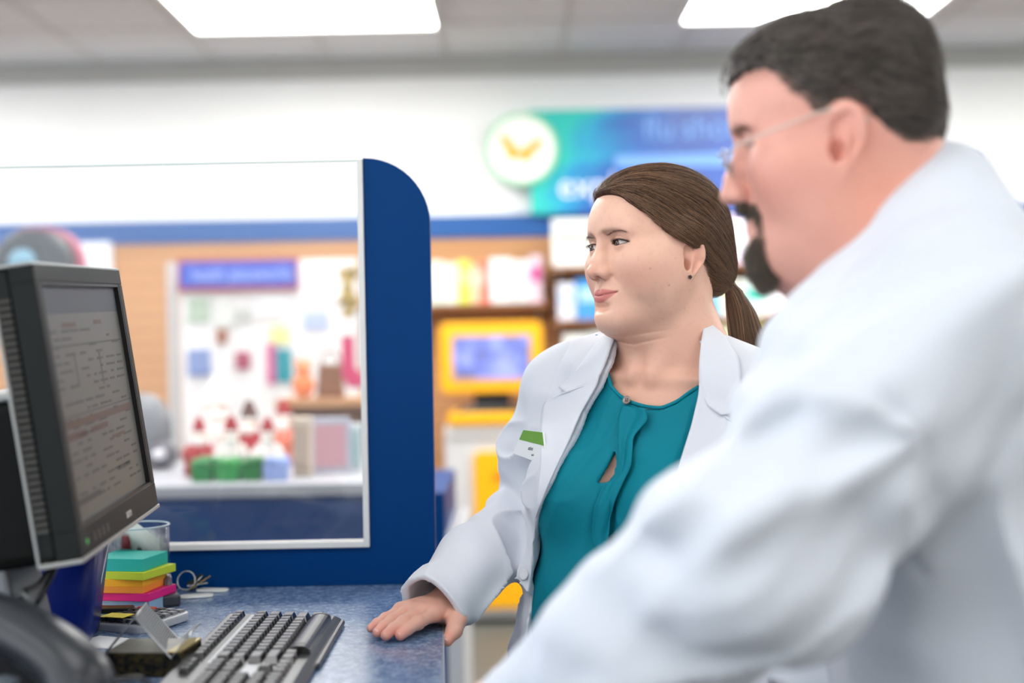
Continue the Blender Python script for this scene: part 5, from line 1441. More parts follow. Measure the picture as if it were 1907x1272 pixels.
def sheet(name, A_, B_, off, th, m, parent, nu=40, nv=10, mid=None, normal_fn=None):
    """cloth panel lofted between two 3-D lines (world); off(u, v) lifts it along the outward normal"""
    a = smoothline(A_, nu, 2); b = smoothline(B_, nu, 2)
    v = np.linspace(0, 1, nv)
    G = a[:, None] * (1 - v)[None, :, None] + b[:, None] * v[None, :, None]
    if mid is not None:
        G = mid(G.reshape(-1, 3)).reshape(G.shape)
    if normal_fn is not None:
        n = normal_fn(G.reshape(-1, 3)).reshape(G.shape)
        U, Vv = np.meshgrid(np.linspace(0, 1, nu), v, indexing='ij')
        G = G + n * off(U, Vv)[..., None]
    for _ in range(2):
        G[1:-1] = (G[:-2] + 2 * G[1:-1] + G[2:]) / 4
    idx = np.arange(nu * nv).reshape(nu, nv)
    F = np.stack([idx[:-1, :-1], idx[1:, :-1], idx[1:, 1:], idx[:-1, 1:]], -1).reshape(-1, 4)
    o = mesh_np(name, G.reshape(-1, 3), F, m, parent)
    s = o.modifiers.new('thick', 'SOLIDIFY'); s.thickness = th; s.offset = 0
    return o
def hand_d(p, J, s=1.0):
    """J: dict of world joints; fingers as tapering chains rooted in the palm"""
    d = None
    R0 = {'index': (0.0100, 0.0086, 0.0070), 'middle': (0.0102, 0.0088, 0.0071), 'ring': (0.0096, 0.0082, 0.0067), 'pinky': (0.0086, 0.0072, 0.0059)}
    w = J['wrist']; fs = None
    for k, (r0, r1, r2) in R0.items():
        m_, pp, tp = J[k]
        dip = pp * 0.42 + tp * 0.58 + A(0, 0, 0.0012)
        f = chain(p, [m_, pp, dip, tp], [r0 * s, r1 * s, (r1 + r2) / 2 * s, r2 * s], 0.003)
        f = smin(f, ell(p, tuple(pp), (0.0088 * s * r1 / 0.0086,) * 3), 0.004)
        f = f + 0.0006 * np.exp(-((np.linalg.norm(p - pp, axis=1) - 0.0055) / 0.0012) ** 2)
        fs = f if fs is None else smin(fs, f, 0.0012)
        q = cap(p, w * 0.75 + m_ * 0.25, m_, 0.0165 * s, 0.0118 * s)
        d = q if d is None else smin(d, q, 0.010)
    d = smin(d, cap(p, w + (w - J['middle'][0]) * 0.25, w, 0.026 * s, 0.0235 * s), 0.022)
    for a, b in (('index', 'middle'), ('middle', 'ring'), ('ring', 'pinky')):
        d = smin(d, cap(p, w * 0.3 + J[a][0] * 0.7, J[a][0] * 0.55 + J[b][0] * 0.45 - A(0, 0, 0.002), 0.013 * s, 0.0095 * s), 0.008)
    d = smin(d, fs, 0.006)
    t = J['thumb']
    th = chain(p, t, [0.0170 * s, 0.0135 * s, 0.0105 * s, 0.0078 * s], 0.006)
    d = smin(d, cap(p, t[0], J['index'][0] * 0.5 + w * 0.5, 0.016 * s, 0.013 * s), 0.012)
    return smin(d, th, 0.007)
def nail(mb, tip, prev, up, s=1.0):
    f = tip - prev; f = f / np.linalg.norm(f)
    up = up - f * (up @ f); up /= np.linalg.norm(up); sd = np.cross(f, up)
    V = []; F = []
    nu, nv = 7, 6
    for i in range(nu):
        for j in range(nv):
            a = (i / (nu - 1) - 0.5) * 1.5; l = (j / (nv - 1)) * 0.0115 * s
            wd = 0.0062 * s * (1 - 0.5 * (abs(j / (nv - 1) - 0.45) * 1.6) ** 3)
            V.append(tip - f * 0.0062 * s + f * l + sd * math.sin(a) * wd + up * (math.cos(a) * 0.0060 * s + 0.0010 * s - 0.0018 * (j / (nv - 1)) ** 3))
    for i in range(nu - 1):
        for j in range(nv - 1):
            F.append((i*nv+j, (i+1)*nv+j, (i+1)*nv+j+1, i*nv+j+1))
    mb.add([tuple(v) for v in V], F)
def hand_cols(V, J):
    base = np.array(rgb(228, 178, 158)); c = np.tile(base, (len(V), 1))
    def mix(w, col):
        nonlocal c
        w = np.clip(w, 0, 1)[:, None]; c = c * (1 - w) + np.array(col) * w
    mix(0.25 * (vnoise(V, 110, 4) * 0.5 + 0.5), rgb(206, 140, 124))
    for k in ('index', 'middle', 'ring', 'pinky'):
        mix(0.55 * np.exp(-(np.linalg.norm(V - J[k][2], axis=1) / 0.012) ** 2), rgb(222, 130, 120))
        mix(0.35 * np.exp(-(np.linalg.norm(V - J[k][1], axis=1) / 0.009) ** 2), rgb(214, 138, 122))
        mix(0.30 * np.exp(-(np.linalg.norm(V - J[k][0], axis=1) / 0.012) ** 2), rgb(218, 146, 128))
    mix(0.5 * np.exp(-(np.linalg.norm(V - J['thumb'][3], axis=1) / 0.014) ** 2), rgb(222, 130, 120))
    return c
def join(parts):
    V = []; F = []; C = []; n = 0
    for v, f, c in parts:
        V.append(v); F.append(f + n); C.append(c); n += len(v)
    return np.concatenate(V), np.concatenate(F), np.concatenate(C)
def poly_local(M, sd_world, pts):
    a = np.array(pts, float)
    return toL(M, march(sd_world, a[:, 0], a[:, 1]))
def shoe(mb, c, fwd, s=1.0):
    side = np.array([fwd[1], -fwd[0], 0]); fwd = np.array([fwd[0], fwd[1], 0])
    M_ = Matrix(((side[0], fwd[0], 0, c[0]), (side[1], fwd[1], 0, c[1]), (0, 0, 1, 0), (0, 0, 0, 1)))
    prof = [(-0.035, -0.08), (0.035, -0.08), (0.042, 0.02), (0.048, 0.11), (0.036, 0.17), (0, 0.19), (-0.034, 0.17), (-0.045, 0.11), (-0.038, 0.02)]
    mb.prism([(x * s, y * s) for x, y in prof], 0.0, 0.03, M_)
    mb.sphere((0, 0.04 * s, 0.05), (0.04 * s, 0.125 * s, 0.045), M_)
    mb.sphere((0, -0.03 * s, 0.07), (0.038 * s, 0.05 * s, 0.05), M_)

# ================================================================== the woman
WH = frame(P(1224, 464, 2.00), 60, 2, 3)
wneck = toW(WH, A(0, -0.030, -0.142))[0] + A(-0.022, 0, 0)
WT = frame(wneck, 30, 0, -4)
wt_tab = [(0.03, 0.055, 0.055, -0.01), (-0.02, 0.085, 0.065, -0.012), (-0.07, 0.150, 0.082, -0.006), (-0.14, 0.160, 0.098, 0.004), (-0.22, 0.152, 0.104, 0.010), (-0.30, 0.152, 0.108, 0.014), (-0.40, 0.156, 0.116, 0.020), (-0.52, 0.182, 0.132, 0.010), (-0.66, 0.190, 0.134, 0.0), (-0.79, 0.18, 0.12, 0.0)]
def wbody(p):
    m = np.stack([np.abs(p[:, 0]), p[:, 1], p[:, 2]], 1)
    d = loft_d(p, wt_tab)
    d = smin(d, cap(m, (0.0, -0.018, -0.012), (0.150, -0.012, -0.062), 0.046, 0.040), 0.03)
    d = smin(d, cap(m, (0.0, -0.030, 0.040), (0.09, -0.022, -0.030), 0.040, 0.036), 0.04)
    d = smin(d, ell(m, (0.072, 0.088, -0.205), (0.062, 0.058, 0.062)), 0.05)
    d = smin(d, ell(m, (0.0, 0.085, -0.36), (0.12, 0.055, 0.10)), 0.05)
    # collar bones and throat hollow
    d = smin(d, cap(m, (0.016, 0.058, -0.040), (0.11, 0.036, -0.032), 0.007, 0.007), 0.016)
    return d
def wskin(p):      # head-local points
    w = toW(WH, p); t = toL(WT, w)
    d = head_d(p, HW)
    b = wbody(t) + 0.003
    d = smin(d, b, 0.030)
    nk = np.stack([np.abs(t[:, 0]), t[:, 1], t[:, 2]], 1)
    d = smin(d, cap(nk, (0.050, 0.010, 0.075), (0.014, 0.055, -0.030), 0.008, 0.007), 0.02)     # neck cords
    for zz in (-0.126, -0.136):
        d = d + 0.0011 * np.exp(-((p[:, 2] - zz - 0.22 * np.abs(p[:, 0] + 0.012)) / 0.0016) ** 2) * sstep(0.0, 0.025, p[:, 1]) * sstep(0.045, 0.015, np.abs(p[:, 0] + 0.012))
    return d
def wskin_col(p):
    c = skin_col(p, HW)
    red = gauss(p, (0, 0.06, -0.22), (0.07, 0.06, 0.06))[:, None] * 0.45
    c = c * (1 - red) + np.array(rgb(219, 156, 132)) * red
    nk = (sstep(-0.10, -0.13, p[:, 2]) * 0.30)[:, None]
    c = c * (1 - nk) + np.array(rgb(222, 168, 144)) * nk
    for (a, b, r, k) in MOLES:
        w = np.exp(-(np.linalg.norm(p - a, axis=1) / r) ** 2)[:, None] * k
        c = c * (1 - w) + np.array(rgb(120, 72, 56)) * w
    return c
MOLES = []
WB = lambda w: wbody(toL(WT, w))
def build_woman():
    root = empty('person', (wneck[0], wneck[1], 0), 0, 'woman in white coat and teal blouse with brown ponytail, hand flat on the counter', 'person')
    hd = lambda w: head_d(toL(WH, w), HW)
    for px, py, r, k in ((1211, 500, .0014, .8), (1246, 531, .0016, .8), (1284, 541, .0012, .7), (1275, 574, .0012, .6), (1258, 481, .001, .5), (1190, 556, .0008, .35), (1235, 594, .001, .5), (1165, 522, .0007, .3), (1228, 470, .0008, .3), (1150, 600, .0007, .3), (1240, 560, .0008, .35), (1255, 585, .0007, .4)):
        MOLES.append((toL(WH, march(hd, px, py))[0], None, r * 0.85, k * 0.7))
    V1, F1 = sculpt(wskin, (-.17, -.14, -.30), (.17, .14, .125), .00145)
    # hand
    J = dict(wrist=P(838, 1127, 1.965),
             index=[P(806, 1143, 1.905), P(778, 1160, 1.870), P(746, 1183, 1.836)],
             middle=[P(784, 1138, 1.910), P(752, 1159, 1.870), P(719, 1183, 1.832)],
             ring=[P(764, 1136, 1.918), P(730, 1156, 1.882), P(703, 1178, 1.850)],
             pinky=[P(747, 1137, 1.925), P(718, 1152, 1.902), P(691, 1170, 1.874)],
             thumb=[P(838, 1138, 1.945), P(850, 1154, 1.915), P(846, 1174, 1.892), P(833, 1193, 1.872)])
    elbow = P(985, 955, 2.15)
    hf = lambda w: smin(hand_d(w, J), cap(w, J['wrist'] + (elbow - J['wrist']) * 0.1, elbow, 0.027, 0.040), 0.02)
    allj = np.array([J['wrist']] + sum([list(J[k]) for k in ('index', 'middle', 'ring', 'pinky', 'thumb')], []))
    lo = allj.min(0) - 0.02; hi = allj.max(0) + A(0.05, 0.06, 0.05)
    V3, F3 = sculpt(hf, lo, hi, .0011)
    C3 = hand_cols(V3, J)
    # far hand hanging at her side (hidden behind the man)
    T = lambda *a: toW(WT, A(*a))[0]
    J2 = dict(wrist=T(-.215, .03, -.56), index=[T(-.215, .065, -.64), T(-.21, .07, -.68), T(-.20, .068, -.715)], middle=[T(-.22, .045, -.645), T(-.215, .05, -.69), T(-.205, .048, -.73)],
              ring=[T(-.22, .025, -.64), T(-.215, .03, -.68), T(-.205, .03, -.715)], pinky=[T(-.215, .008, -.63), T(-.21, .012, -.66), T(-.20, .014, -.69)],
              thumb=[T(-.21, .05, -.58), T(-.20, .075, -.61), T(-.19, .085, -.64), T(-.185, .088, -.665)])
    hf2 = lambda w: smin(hand_d(w, J2), cap(w, J2['wrist'], T(-.22, -.02, -.33), 0.027, 0.038), 0.02)
    allj = np.array([J2['wrist']] + sum([list(J2[k]) for k in ('index', 'middle', 'ring', 'pinky', 'thumb')], []))
    V4, F4 = sculpt(hf2, allj.min(0) - 0.03, allj.max(0) + A(.03, .03, .2), .003)
    V5, F5 = sculpt(lambda w: wbody(toL(WT, w)) + 0.004, wneck + A(-.3, -.3, -.70), wneck + A(.3, .3, -.08), .008)
    V, F, C = join([(toW(WH, V1), F1, wskin_col(V1)), (V3, F3, C3), (V4, F4, hand_cols(V4, J2)), (V5, F5, np.tile(rgb(222, 175, 155), (len(V5), 1)))])
    body = mesh_np('body', V, F, SKIN, root, True, C)
    root_inv(body, root)
    for s_ in (-1, 1):
        root_inv(eyeball('eye', WH, s_, (.16, 1, -.07), root, rgb(84, 48, 32)), root)
    for o in lashes(WH, HW, root, mat('lash_black', rgb(30, 20, 20), 0.6)): root_inv(o, root)
    for a, b, up, sc in [(J[k][2], J[k][1], A(0, -0.35, 1), 1.0 if k != 'pinky' else 0.85) for k in ('index', 'middle', 'ring', 'pinky')] + [(J['thumb'][3], J['thumb'][2], A(-0.3, -0.9, 0.2), 1.1)]:
        mb = MB(); nail(mb, a, b, up, sc); root_inv(mb.build('fingernail', mat('nail', rgb(240, 194, 184), 0.25, coat=0.4), root, True), root)
    hm = woman_hair(WH, root); root_inv(hm, root)
    # eyebrow hairs
    r = np.random.default_rng(1)
    N = 260; ax = r.uniform(0.0125, 0.050, N); t = (ax - 0.012) / 0.040
    z = browz(ax) + r.normal(0, 0.0013, N) * (1 - 0.55 * t)
    sd = r.choice([-1, 1], N)
    p0 = snap(lambda p: head_d(p, HW, False), np.stack([ax * sd, np.full(N, 0.09), z], 1), 0.0, 6)
    dr = np.stack([sd * 0.9, np.full(N, 0.1), 0.45 - 0.8 * t], 1) * 0.0050
    S = p0[:, None] + dr[:, None] * np.linspace(0, 1, 4)[None, :, None] + A(0, 0.0006, 0)
    root_inv(hair('eyebrow', toW(WH, S.reshape(-1, 3)).reshape(S.shape), 0.00009, hair_mat('brow_hair', rgb(70, 48, 40), rgb(96, 68, 56)), root, 0.3), root)
    # earring: a tiny dark flower stud
    e = march(hd, 1284, 516)[0]; mb = MB()
    g = grad(hd, e[None])[0]; Me = Matrix.Translation(Vector(e + g * 0.001)) @ Vector(g).to_track_quat('Z', 'Y').to_matrix().to_4x4()
    for k in range(5):
        a = 2 * math.pi * k / 5
        mb.sphere((0.0018 * math.cos(a), 0.0018 * math.sin(a), 0.001), (0.0014, 0.0014, 0.0009), Me, 0, 8, 6)
    mb.sphere((0, 0, 0.0016), 0.0010, Me, 0, 8, 6)
    root_inv(mb.build('earring', mat('dark_stone', rgb(48, 30, 34), 0.15, coat=1.0), root, True), root)
    # ---------------- blouse
    neck_l = poly_local(WT, WB, [(1134, 676), (1137, 700), (1144, 722), (1158, 740), (1180, 752), (1205, 761), (1235, 763), (1262, 752), (1285, 735), (1306, 718)])
    npoly = [tuple(neck_l[0][[0, 2]] + A(0.03, 0.10))] + [tuple(x[[0, 2]]) for x in neck_l] + [tuple(neck_l[-1][[0, 2]] + A(-0.02, 0.12))]
    key_l = poly_local(WT, WB, [(1150, 834), (1152, 860), (1147, 884), (1136, 897), (1118, 899), (1130, 877), (1142, 855)])
    kpoly = [tuple(x[[0, 2]]) for x in key_l]
    def blouse_folds(p):
        x, z = p[:, 0], p[:, 2]
        f = 0.0042 * np.sin(x * 62 + 5 * z + 1.5 * vnoise(p, 9, 31)) * sstep(-0.20, -0.42, z)
        rg = 1 - np.abs(vnoise(p * A(1.3, 1, 0.5), 13, 36)); f += 0.0035 * (rg ** 6 - 0.2)
        f += 0.0016 * vnoise(p * A(1, 1, 0.35), 34, 32) + 0.0014 * vnoise(p * A(1.2, 1, 1.2), 16, 33)
        f += 0.0022 * np.exp(-((x - 0.03 + 0.5 * (z + 0.12)) / 0.006) ** 2) * sstep(-0.06, -0.10, z) * sstep(-0.30, -0.2, z)
        return f
    def blouse_d(w):
        p = toL(WT, w)
        o = wbody(p) - 0.007 - blouse_folds(p)
        d = np.maximum(o, -(o + 0.0065))
        fr = p[:, 1] > -0.02
        dn = np.where(fr, sdpoly(p[:, [0, 2]], npoly), 1.0)
        dk = np.where(p[:, 1] > 0.0, sdpoly(p[:, [0, 2]], kpoly), 1.0)
        d = np.maximum(d, -dn); d = np.maximum(d, -dk)
        d = np.maximum(d, p[:, 2] + 0.012 + np.where(fr, -0.03, 0))
        return d
    V, F = sculpt(blouse_d, wneck + A(-.26, -.26, -.62), wneck + A(.26, .2, .03), .0028)
    blouse = mesh_np('blouse', V, F, BLOUSE, root); root_inv(blouse, root)
    outer = lambda w: (lambda p: wbody(p) - 0.008 - blouse_folds(p))(toL(WT, w))
    ng = lambda w: grad(lambda q: wbody(toL(WT, q)), w, 0.004)
    mb = MB(); line = smoothline(snap(outer, toW(WT, neck_l), -0.0015), 50, 2); mb.tube(list(line), 0.0026, 8)
    pc(mb.build('neckline_binding', BLOUSE, blouse, True), blouse)
    L1 = march(outer, *np.array([(1160, 757), (1153, 780), (1153, 829), (1154, 868), (1147, 892), (1122, 903), (1106, 945), (1101, 1005), (1118, 1045), (1134, 1070)], float).T)
    L2 = march(outer, *np.array([(1205, 764), (1212, 785), (1184, 818), (1182, 872), (1156, 928), (1140, 985), (1134, 1030), (1137, 1062)], float).T)
    pc(sheet('pleated_placket', L1, L2, lambda u, v: 0.0022 + 0.0075 * v ** 2 + 0.0020 * np.sin(v * 9 + u * 5), 0.0016, BLOUSE, blouse, 70, 14, None, ng), blouse)
    L3 = march(outer, *np.array([(1216, 772), (1190, 812), (1188, 872), (1164, 930), (1146, 990), (1142, 1060)], float).T)
    L4 = march(outer, *np.array([(1236, 772), (1222, 820), (1206, 880), (1186, 940), (1166, 1000), (1160, 1060)], float).T)
    b_ = march(outer, 1169, 747)[0]; n_ = ng(b_[None])[0]
    Mb = Matrix.Translation(Vector(b_ + n_ * 0.0035)) @ Vector(n_).to_track_quat('Z', 'Y').to_matrix().to_4x4()
    mb = MB(); mb.lathe([(0.0008, -0.001), (0.0058, -0.001), (0.0062, 0.0008), (0.0056, 0.0018), (0.0040, 0.0012), (0.0, 0.0012)], 24, Mb)
    bt = mb.build('button', mat('grey_shell_button', rgb(132, 120, 112), 0.2, coat=0.6), blouse, True); pc(bt, blouse)
    mb = MB(); [mb.sphere((x, y, 0.0014), (0.0008, 0.0008, 0.0004), Mb, 0, 8, 6) for x in (-.0014, .0014) for y in (-.0014, .0014)]
    pc(mb.build('button_hole', mat('dark_thread', rgb(40, 30, 30), 0.8), bt), bt)
    # ---------------- lab coat
    SH = toW(WT, A(0.158, -0.012, -0.070))[0]; SHL = toW(WT, A(-0.158, -0.012, -0.070))[0]
    CU = P(803, 1136, 1.930)
    EL = elbow; armdir = (CU - EL) / np.linalg.norm(CU - EL)
    def sleeve_d(w, o=0.0):
        d = chain(w, [SH, SH * 0.45 + EL * 0.55 + A(-0.012, 0, 0), EL, EL * 0.4 + CU * 0.6 + A(0, 0, 0.004), CU + armdir * 0.03], [0.058 + o, 0.056 + o, 0.054 + o, 0.050 + o, 0.043 + o], 0.03)
        return d
    def ofold(w):
        p = toL(WT, w)
        ua = (EL - SH) / np.linalg.norm(EL - SH)
        s1 = (w - SH) @ ua; s2 = (w - EL) @ armdir
        e = np.exp(-(np.linalg.norm(w - EL, axis=1) / 0.085) ** 2)
        f = 0.0055 * e * np.sin((w @ A(0.55, 0.2, 0.85)) * 150 + 2.5 * vnoise(w, 16, 41))
        f += 0.0045 * vnoise(w * A(1, 1, 1.5), 17, 42) * sstep(-0.02, 0.06, s1) * (p[:, 0] > 0.10)
        f += 0.0030 * vnoise(w * A(1.0, 1.0, 0.7), 30, 45) * (p[:, 0] > 0.11)
        rg = 1 - np.abs(vnoise(w * A(1.0, 1.0, 1.3), 13, 46)); f += 0.0100 * (rg ** 5 - 0.25) * sstep(0.10, 0.15, p[:, 0]) * sstep(0.02, 0.10, s1)
        f += 0.0020 * vnoise(p * A(1, 1, 0.4), 22, 43) + 0.0030 * np.sin(p[:, 0] * 48 + 2 * vnoise(p, 8, 44)) * sstep(-0.30, -0.55, p[:, 2])
        return f
    coat_tab = [(0.005, 0.075, 0.066, -0.01), (-0.02, 0.100, 0.076, -0.012), (-0.07, 0.164, 0.092, -0.006), (-0.14, 0.178, 0.112, 0.006), (-0.22, 0.176, 0.126, 0.014), (-0.32, 0.172, 0.132, 0.018), (-0.42, 0.178, 0.140, 0.022), (-0.56, 0.205, 0.152, 0.014), (-0.72, 0.220, 0.160, 0.010), (-0.84, 0.226, 0.164, 0.010)]
    def coat_fill(w):
        p = toL(WT, w); m = np.stack([np.abs(p[:, 0]), p[:, 1], p[:, 2]], 1)
        d = loft_d(p, coat_tab)
        d = smin(d, wbody(p) - 0.016 + sstep(0.0, 0.06, p[:, 2]) * 0.05, 0.02)
        d = smin(d, cap(m, (0.03, -0.020, -0.016), (0.155, -0.014, -0.056), 0.050, 0.050), 0.03)
        d = smin(d, sleeve_d(w), 0.028)
        d = smin(d, chain(p, [(-0.162, -0.012, -0.075), (-0.212, -0.02, -0.33), (-0.215, 0.022, -0.545)], [0.058, 0.054, 0.042], 0.03), 0.028)
        # armhole seam
        d = d + 0.0014 * np.exp(-((p[:, 0] - 0.150 + 0.15 * (p[:, 2] + 0.12)) / 0.0028) ** 2) * (p[:, 2] > -0.22)
        return d - ofold(w)
    left = [(1150, 618), (1146, 640), (1136, 680), (1119, 720), (1088, 772), (1062, 828), (1026, 900), (1000, 965), (992, 1010), (988, 1060), (987, 1120), (985, 1190), (984, 1260)]
    right = [(1309, 600), (1305, 640), (1303, 700), (1300, 745), (1287, 800), (1262, 880), (1248, 970), (1240, 1060), (1236, 1160), (1236, 1260)]
    cf = lambda w: coat_fill(w)
    PL_ = toL(WT, march(cf, *np.array(left, float).T)); PR = toL(WT, march(cf, *np.array(right, float).T))
    PL_ = PL_[:9]; PR = PR[:7]
    opoly = [tuple(PL_[0][[0, 2]] + A(0.0, 0.15))] + [tuple(x[[0, 2]]) for x in PL_] + [tuple(PL_[-1][[0, 2]] + A(0.004, -0.12)), tuple(PL_[-1][[0, 2]] + A(0.004, -0.6))] + [tuple(PR[-1][[0, 2]] + A(0, -0.6))] + [tuple(x[[0, 2]]) for x in PR[::-1]] + [tuple(PR[0][[0, 2]] + A(0, 0.15))]
    def coat_d(w):
        p = toL(WT, w)
        o = coat_fill(w)
        d = np.maximum(o, -(o + 0.0100))
        d = np.maximum(d, -np.where(p[:, 1] > 0.0, sdpoly(p[:, [0, 2]], opoly), 1.0))
        neckhole = np.sqrt((p[:, 0] / 0.068) ** 2 + ((p[:, 1] + 0.012) / 0.066) ** 2) - 1
        d = np.maximum(d, -np.where(p[:, 2] > -0.06, neckhole * 0.066, 1.0))
        cut = (w - CU) @ armdir                                  # the cuff end
        near = np.linalg.norm(w - CU, axis=1) < 0.085
        d = np.maximum(d, np.where(near, cut, -1.0))
        z2 = toL(WT, w)[:, 2] + 0.60
        d = np.where((p[:, 0] < -0.17) & (z2 < 0.10), np.maximum(d, -z2 + 0.055 - 0.0), d)
        return np.maximum(d, -0.80 - p[:, 2])
    V, F = sculpt(coat_d, wneck + A(-.50, -.36, -.80), wneck + A(.34, .34, .07), .0031)
    coat = mesh_np('lab_coat', V, F, COAT, root); root_inv(coat, root)
    mb = MB()
    n1 = lambda w: grad(coat_fill, w, 0.006)
    # lapels and collar
    mm = lambda pts: march(cf, *np.array(pts, float).T)
    lap1 = sheet('lapel', mm([(1124, 700), (1119, 720), (1088, 772), (1062, 828), (1026, 900), (1010, 940), (1003, 962)]),
                 mm([(1060, 734), (1018, 750), (1014, 790), (1012, 850), (1008, 910), (1004, 945), (1002, 964)]),
                 lambda u, v: 0.0035 + 0.006 * (1 - v) ** 2 * (1 - u) + 0.003 * v * (1 - u), 0.0028, COAT, coat, 60, 14, None, n1)
    pc(lap1, coat)
    col1 = sheet('collar', mm([(1158, 618), (1150, 640), (1139, 668), (1124, 700), (1112, 718)]),
                 mm([(1140, 622), (1112, 648), (1080, 690), (1043, 726), (1060, 735)]),
                 lambda u, v: 0.0060 + 0.007 * (1 - v) * (1 - u), 0.0028, COAT, coat, 40, 12, None, n1)
    pc(col1, coat)
    lap2 = sheet('lapel', mm([(1303, 715), (1300, 745), (1287, 800), (1262, 880), (1248, 970), (1243, 1040)]),
                 mm([(1352, 783), (1380, 800), (1345, 860), (1300, 925), (1262, 1000), (1246, 1042)]),
                 lambda u, v: 0.0035 + 0.006 * (1 - v) ** 2 * (1 - u) + 0.002 * v, 0.0028, COAT, coat, 60, 14, None, n1)
    pc(lap2, coat)
    col2 = sheet('collar', mm([(1309, 612), (1305, 650), (1303, 700), (1302, 735), (1318, 760)]),
                 mm([(1350, 636), (1374, 672), (1383, 738), (1366, 772), (1342, 776)]),
                 lambda u, v: 0.0065 + 0.008 * (1 - v) * (1 - u), 0.0028, COAT, coat, 40, 12, None, n1)
    pc(col2, coat)
    # standing collar behind the neck
    ring = []; low = []
    for k in range(33):
        a = math.pi * (k / 32) * 1.15 + math.pi * (1 - 0.075)
        x, y = math.cos(a), math.sin(a)
        hgt = 0.030 + 0.022 * (0.5 - 0.5 * y)
        ring.append(toW(WT, A(0.068 * x, -0.018 + 0.062 * y, hgt))[0]); low.append(toW(WT, A(0.096 * x, -0.020 + 0.084 * y, -0.024 + 0.008 * abs(x)))[0])
    pc(sheet('collar_stand', ring, low, lambda u, v: 0 * u, 0.003, COAT, coat, 60, 10), coat)
    # front edge band and buttons on the near front
    b = snap(cf, mm([(978, 1070)]), 0.004)[0]; n_ = n1(b[None])[0]
    Mb = Matrix.Translation(Vector(b)) @ Vector(n_).to_track_quat('Z', 'Y').to_matrix().to_4x4()
    mb = MB(); mb.lathe([(0.001, 0), (0.0075, 0), (0.008, 0.001), (0.007, 0.002), (0.005, 0.0012), (0.0, 0.0012)], 20, Mb)
    pc(mb.build('coat_button', mat('white_button', rgb(225, 226, 230), 0.3), coat, True), coat)
    # name badge
    B = [snap(cf, mm([q]), 0.006)[0] for q in ((991, 803), (1026, 812), (1012, 868), (966, 844))]
    fit = np.mean(B, 0); nn = np.cross(B[1] - B[0], B[3] - B[0]); nn /= np.linalg.norm(nn)
    if nn[1] > 0: nn = -nn
    B = [x - nn * ((x - fit) @ nn) + nn * 0.002 for x in B]
    def bad(u0, u1, v0, v1, th, z0=0.0):
        f = lambda u, v: (B[0] * (1-u) * (1-v) + B[1] * u * (1-v) + B[2] * u * v + B[3] * (1-u) * v)
        q = [f(u0, v0), f(u1, v0), f(u1, v1), f(u0, v1)]
        return [tuple(x + nn * z0) for x in q] + [tuple(x + nn * (z0 + th)) for x in q]
    FB = [(0,3,2,1),(4,5,6,7),(0,1,5,4),(1,2,6,5),(2,3,7,6),(3,0,4,7)]
    bd = MB().add(bad(0, 1, 0, 1, 0.0025), FB).build('name_badge', mat('badge_white', rgb(240, 244, 246), 0.35), root)
    tag(bd); root_inv(bd, root)
    pc(MB().add(bad(0.02, 0.98, 0.02, 0.42, 0.0004, 0.0025), FB).build('green_band', mat('badge_green', rgb(112, 164, 64), 0.4), bd), bd)
    ex = (B[1] - B[0]) / np.linalg.norm(B[1] - B[0]); ey = np.cross(nn, ex)
    if ey @ (B[0] - B[3]) < 0: ey = -ey
    def on_badge(u, v):
        q = B[0] * (1-u) * (1-v) + B[1] * u * (1-v) + B[2] * u * v + B[3] * (1-u) * v + nn * 0.0026
        Mq = Matrix((ex, ey, np.cross(ex, ey))).transposed().to_4x4(); Mq.translation = Vector(q); return Mq
    for body_, size, u, v, nm in (('etins', 0.0085, 0.42, 0.70, 'name_lettering'), ('tech', 0.0045, 0.55, 0.86, 'title_lettering'), ('care', 0.0060, 0.62, 0.34, 'band_lettering')):
        cu = bpy.data.curves.new(nm, 'FONT'); cu.body = body_; cu.size = size; cu.extrude = 0.0002
        flat_text(nm, cu, mat('badge_print', rgb(60, 64, 76), 0.5) if nm != 'band_lettering' else nmat('badge_white'), bd, on_badge(u, v)).matrix_parent_inverse = Matrix.Identity(4)
    # trousers and shoes
    def legs_d(w):
        p = toL(WT, w); m = np.stack([np.abs(p[:, 0]), p[:, 1], p[:, 2]], 1)
        zf = -wneck[2]
        d = ell(p, (0, 0, -0.62), (0.165, 0.115, 0.14))
        return smin(d, chain(m, [(0.085, 0.0, -0.66), (0.085, 0.0, zf + 0.48), (0.09, -0.01, zf + 0.07)], [0.088, 0.068, 0.055], 0.03), 0.03)
    V, F = sculpt(legs_d, wneck + A(-.3, -.3, -wneck[2] + .03), wneck + A(.3, .3, -.50), .01)
    root_inv(mesh_np('trousers', V, F, mat('dark_trousers', rgb(40, 42, 52), 0.85), root), root)
    for s_ in (-1, 1):
        mb = MB(); c = toW(WT, A(0.09 * s_, 0.0, 0))[0]; shoe(mb, c, (-math.sin(R(30)), -math.cos(R(30))), 0.9)
        root_inv(mb.build('shoe', mat('black_shoe', rgb(28, 28, 30), 0.4), root, True), root)
    return root

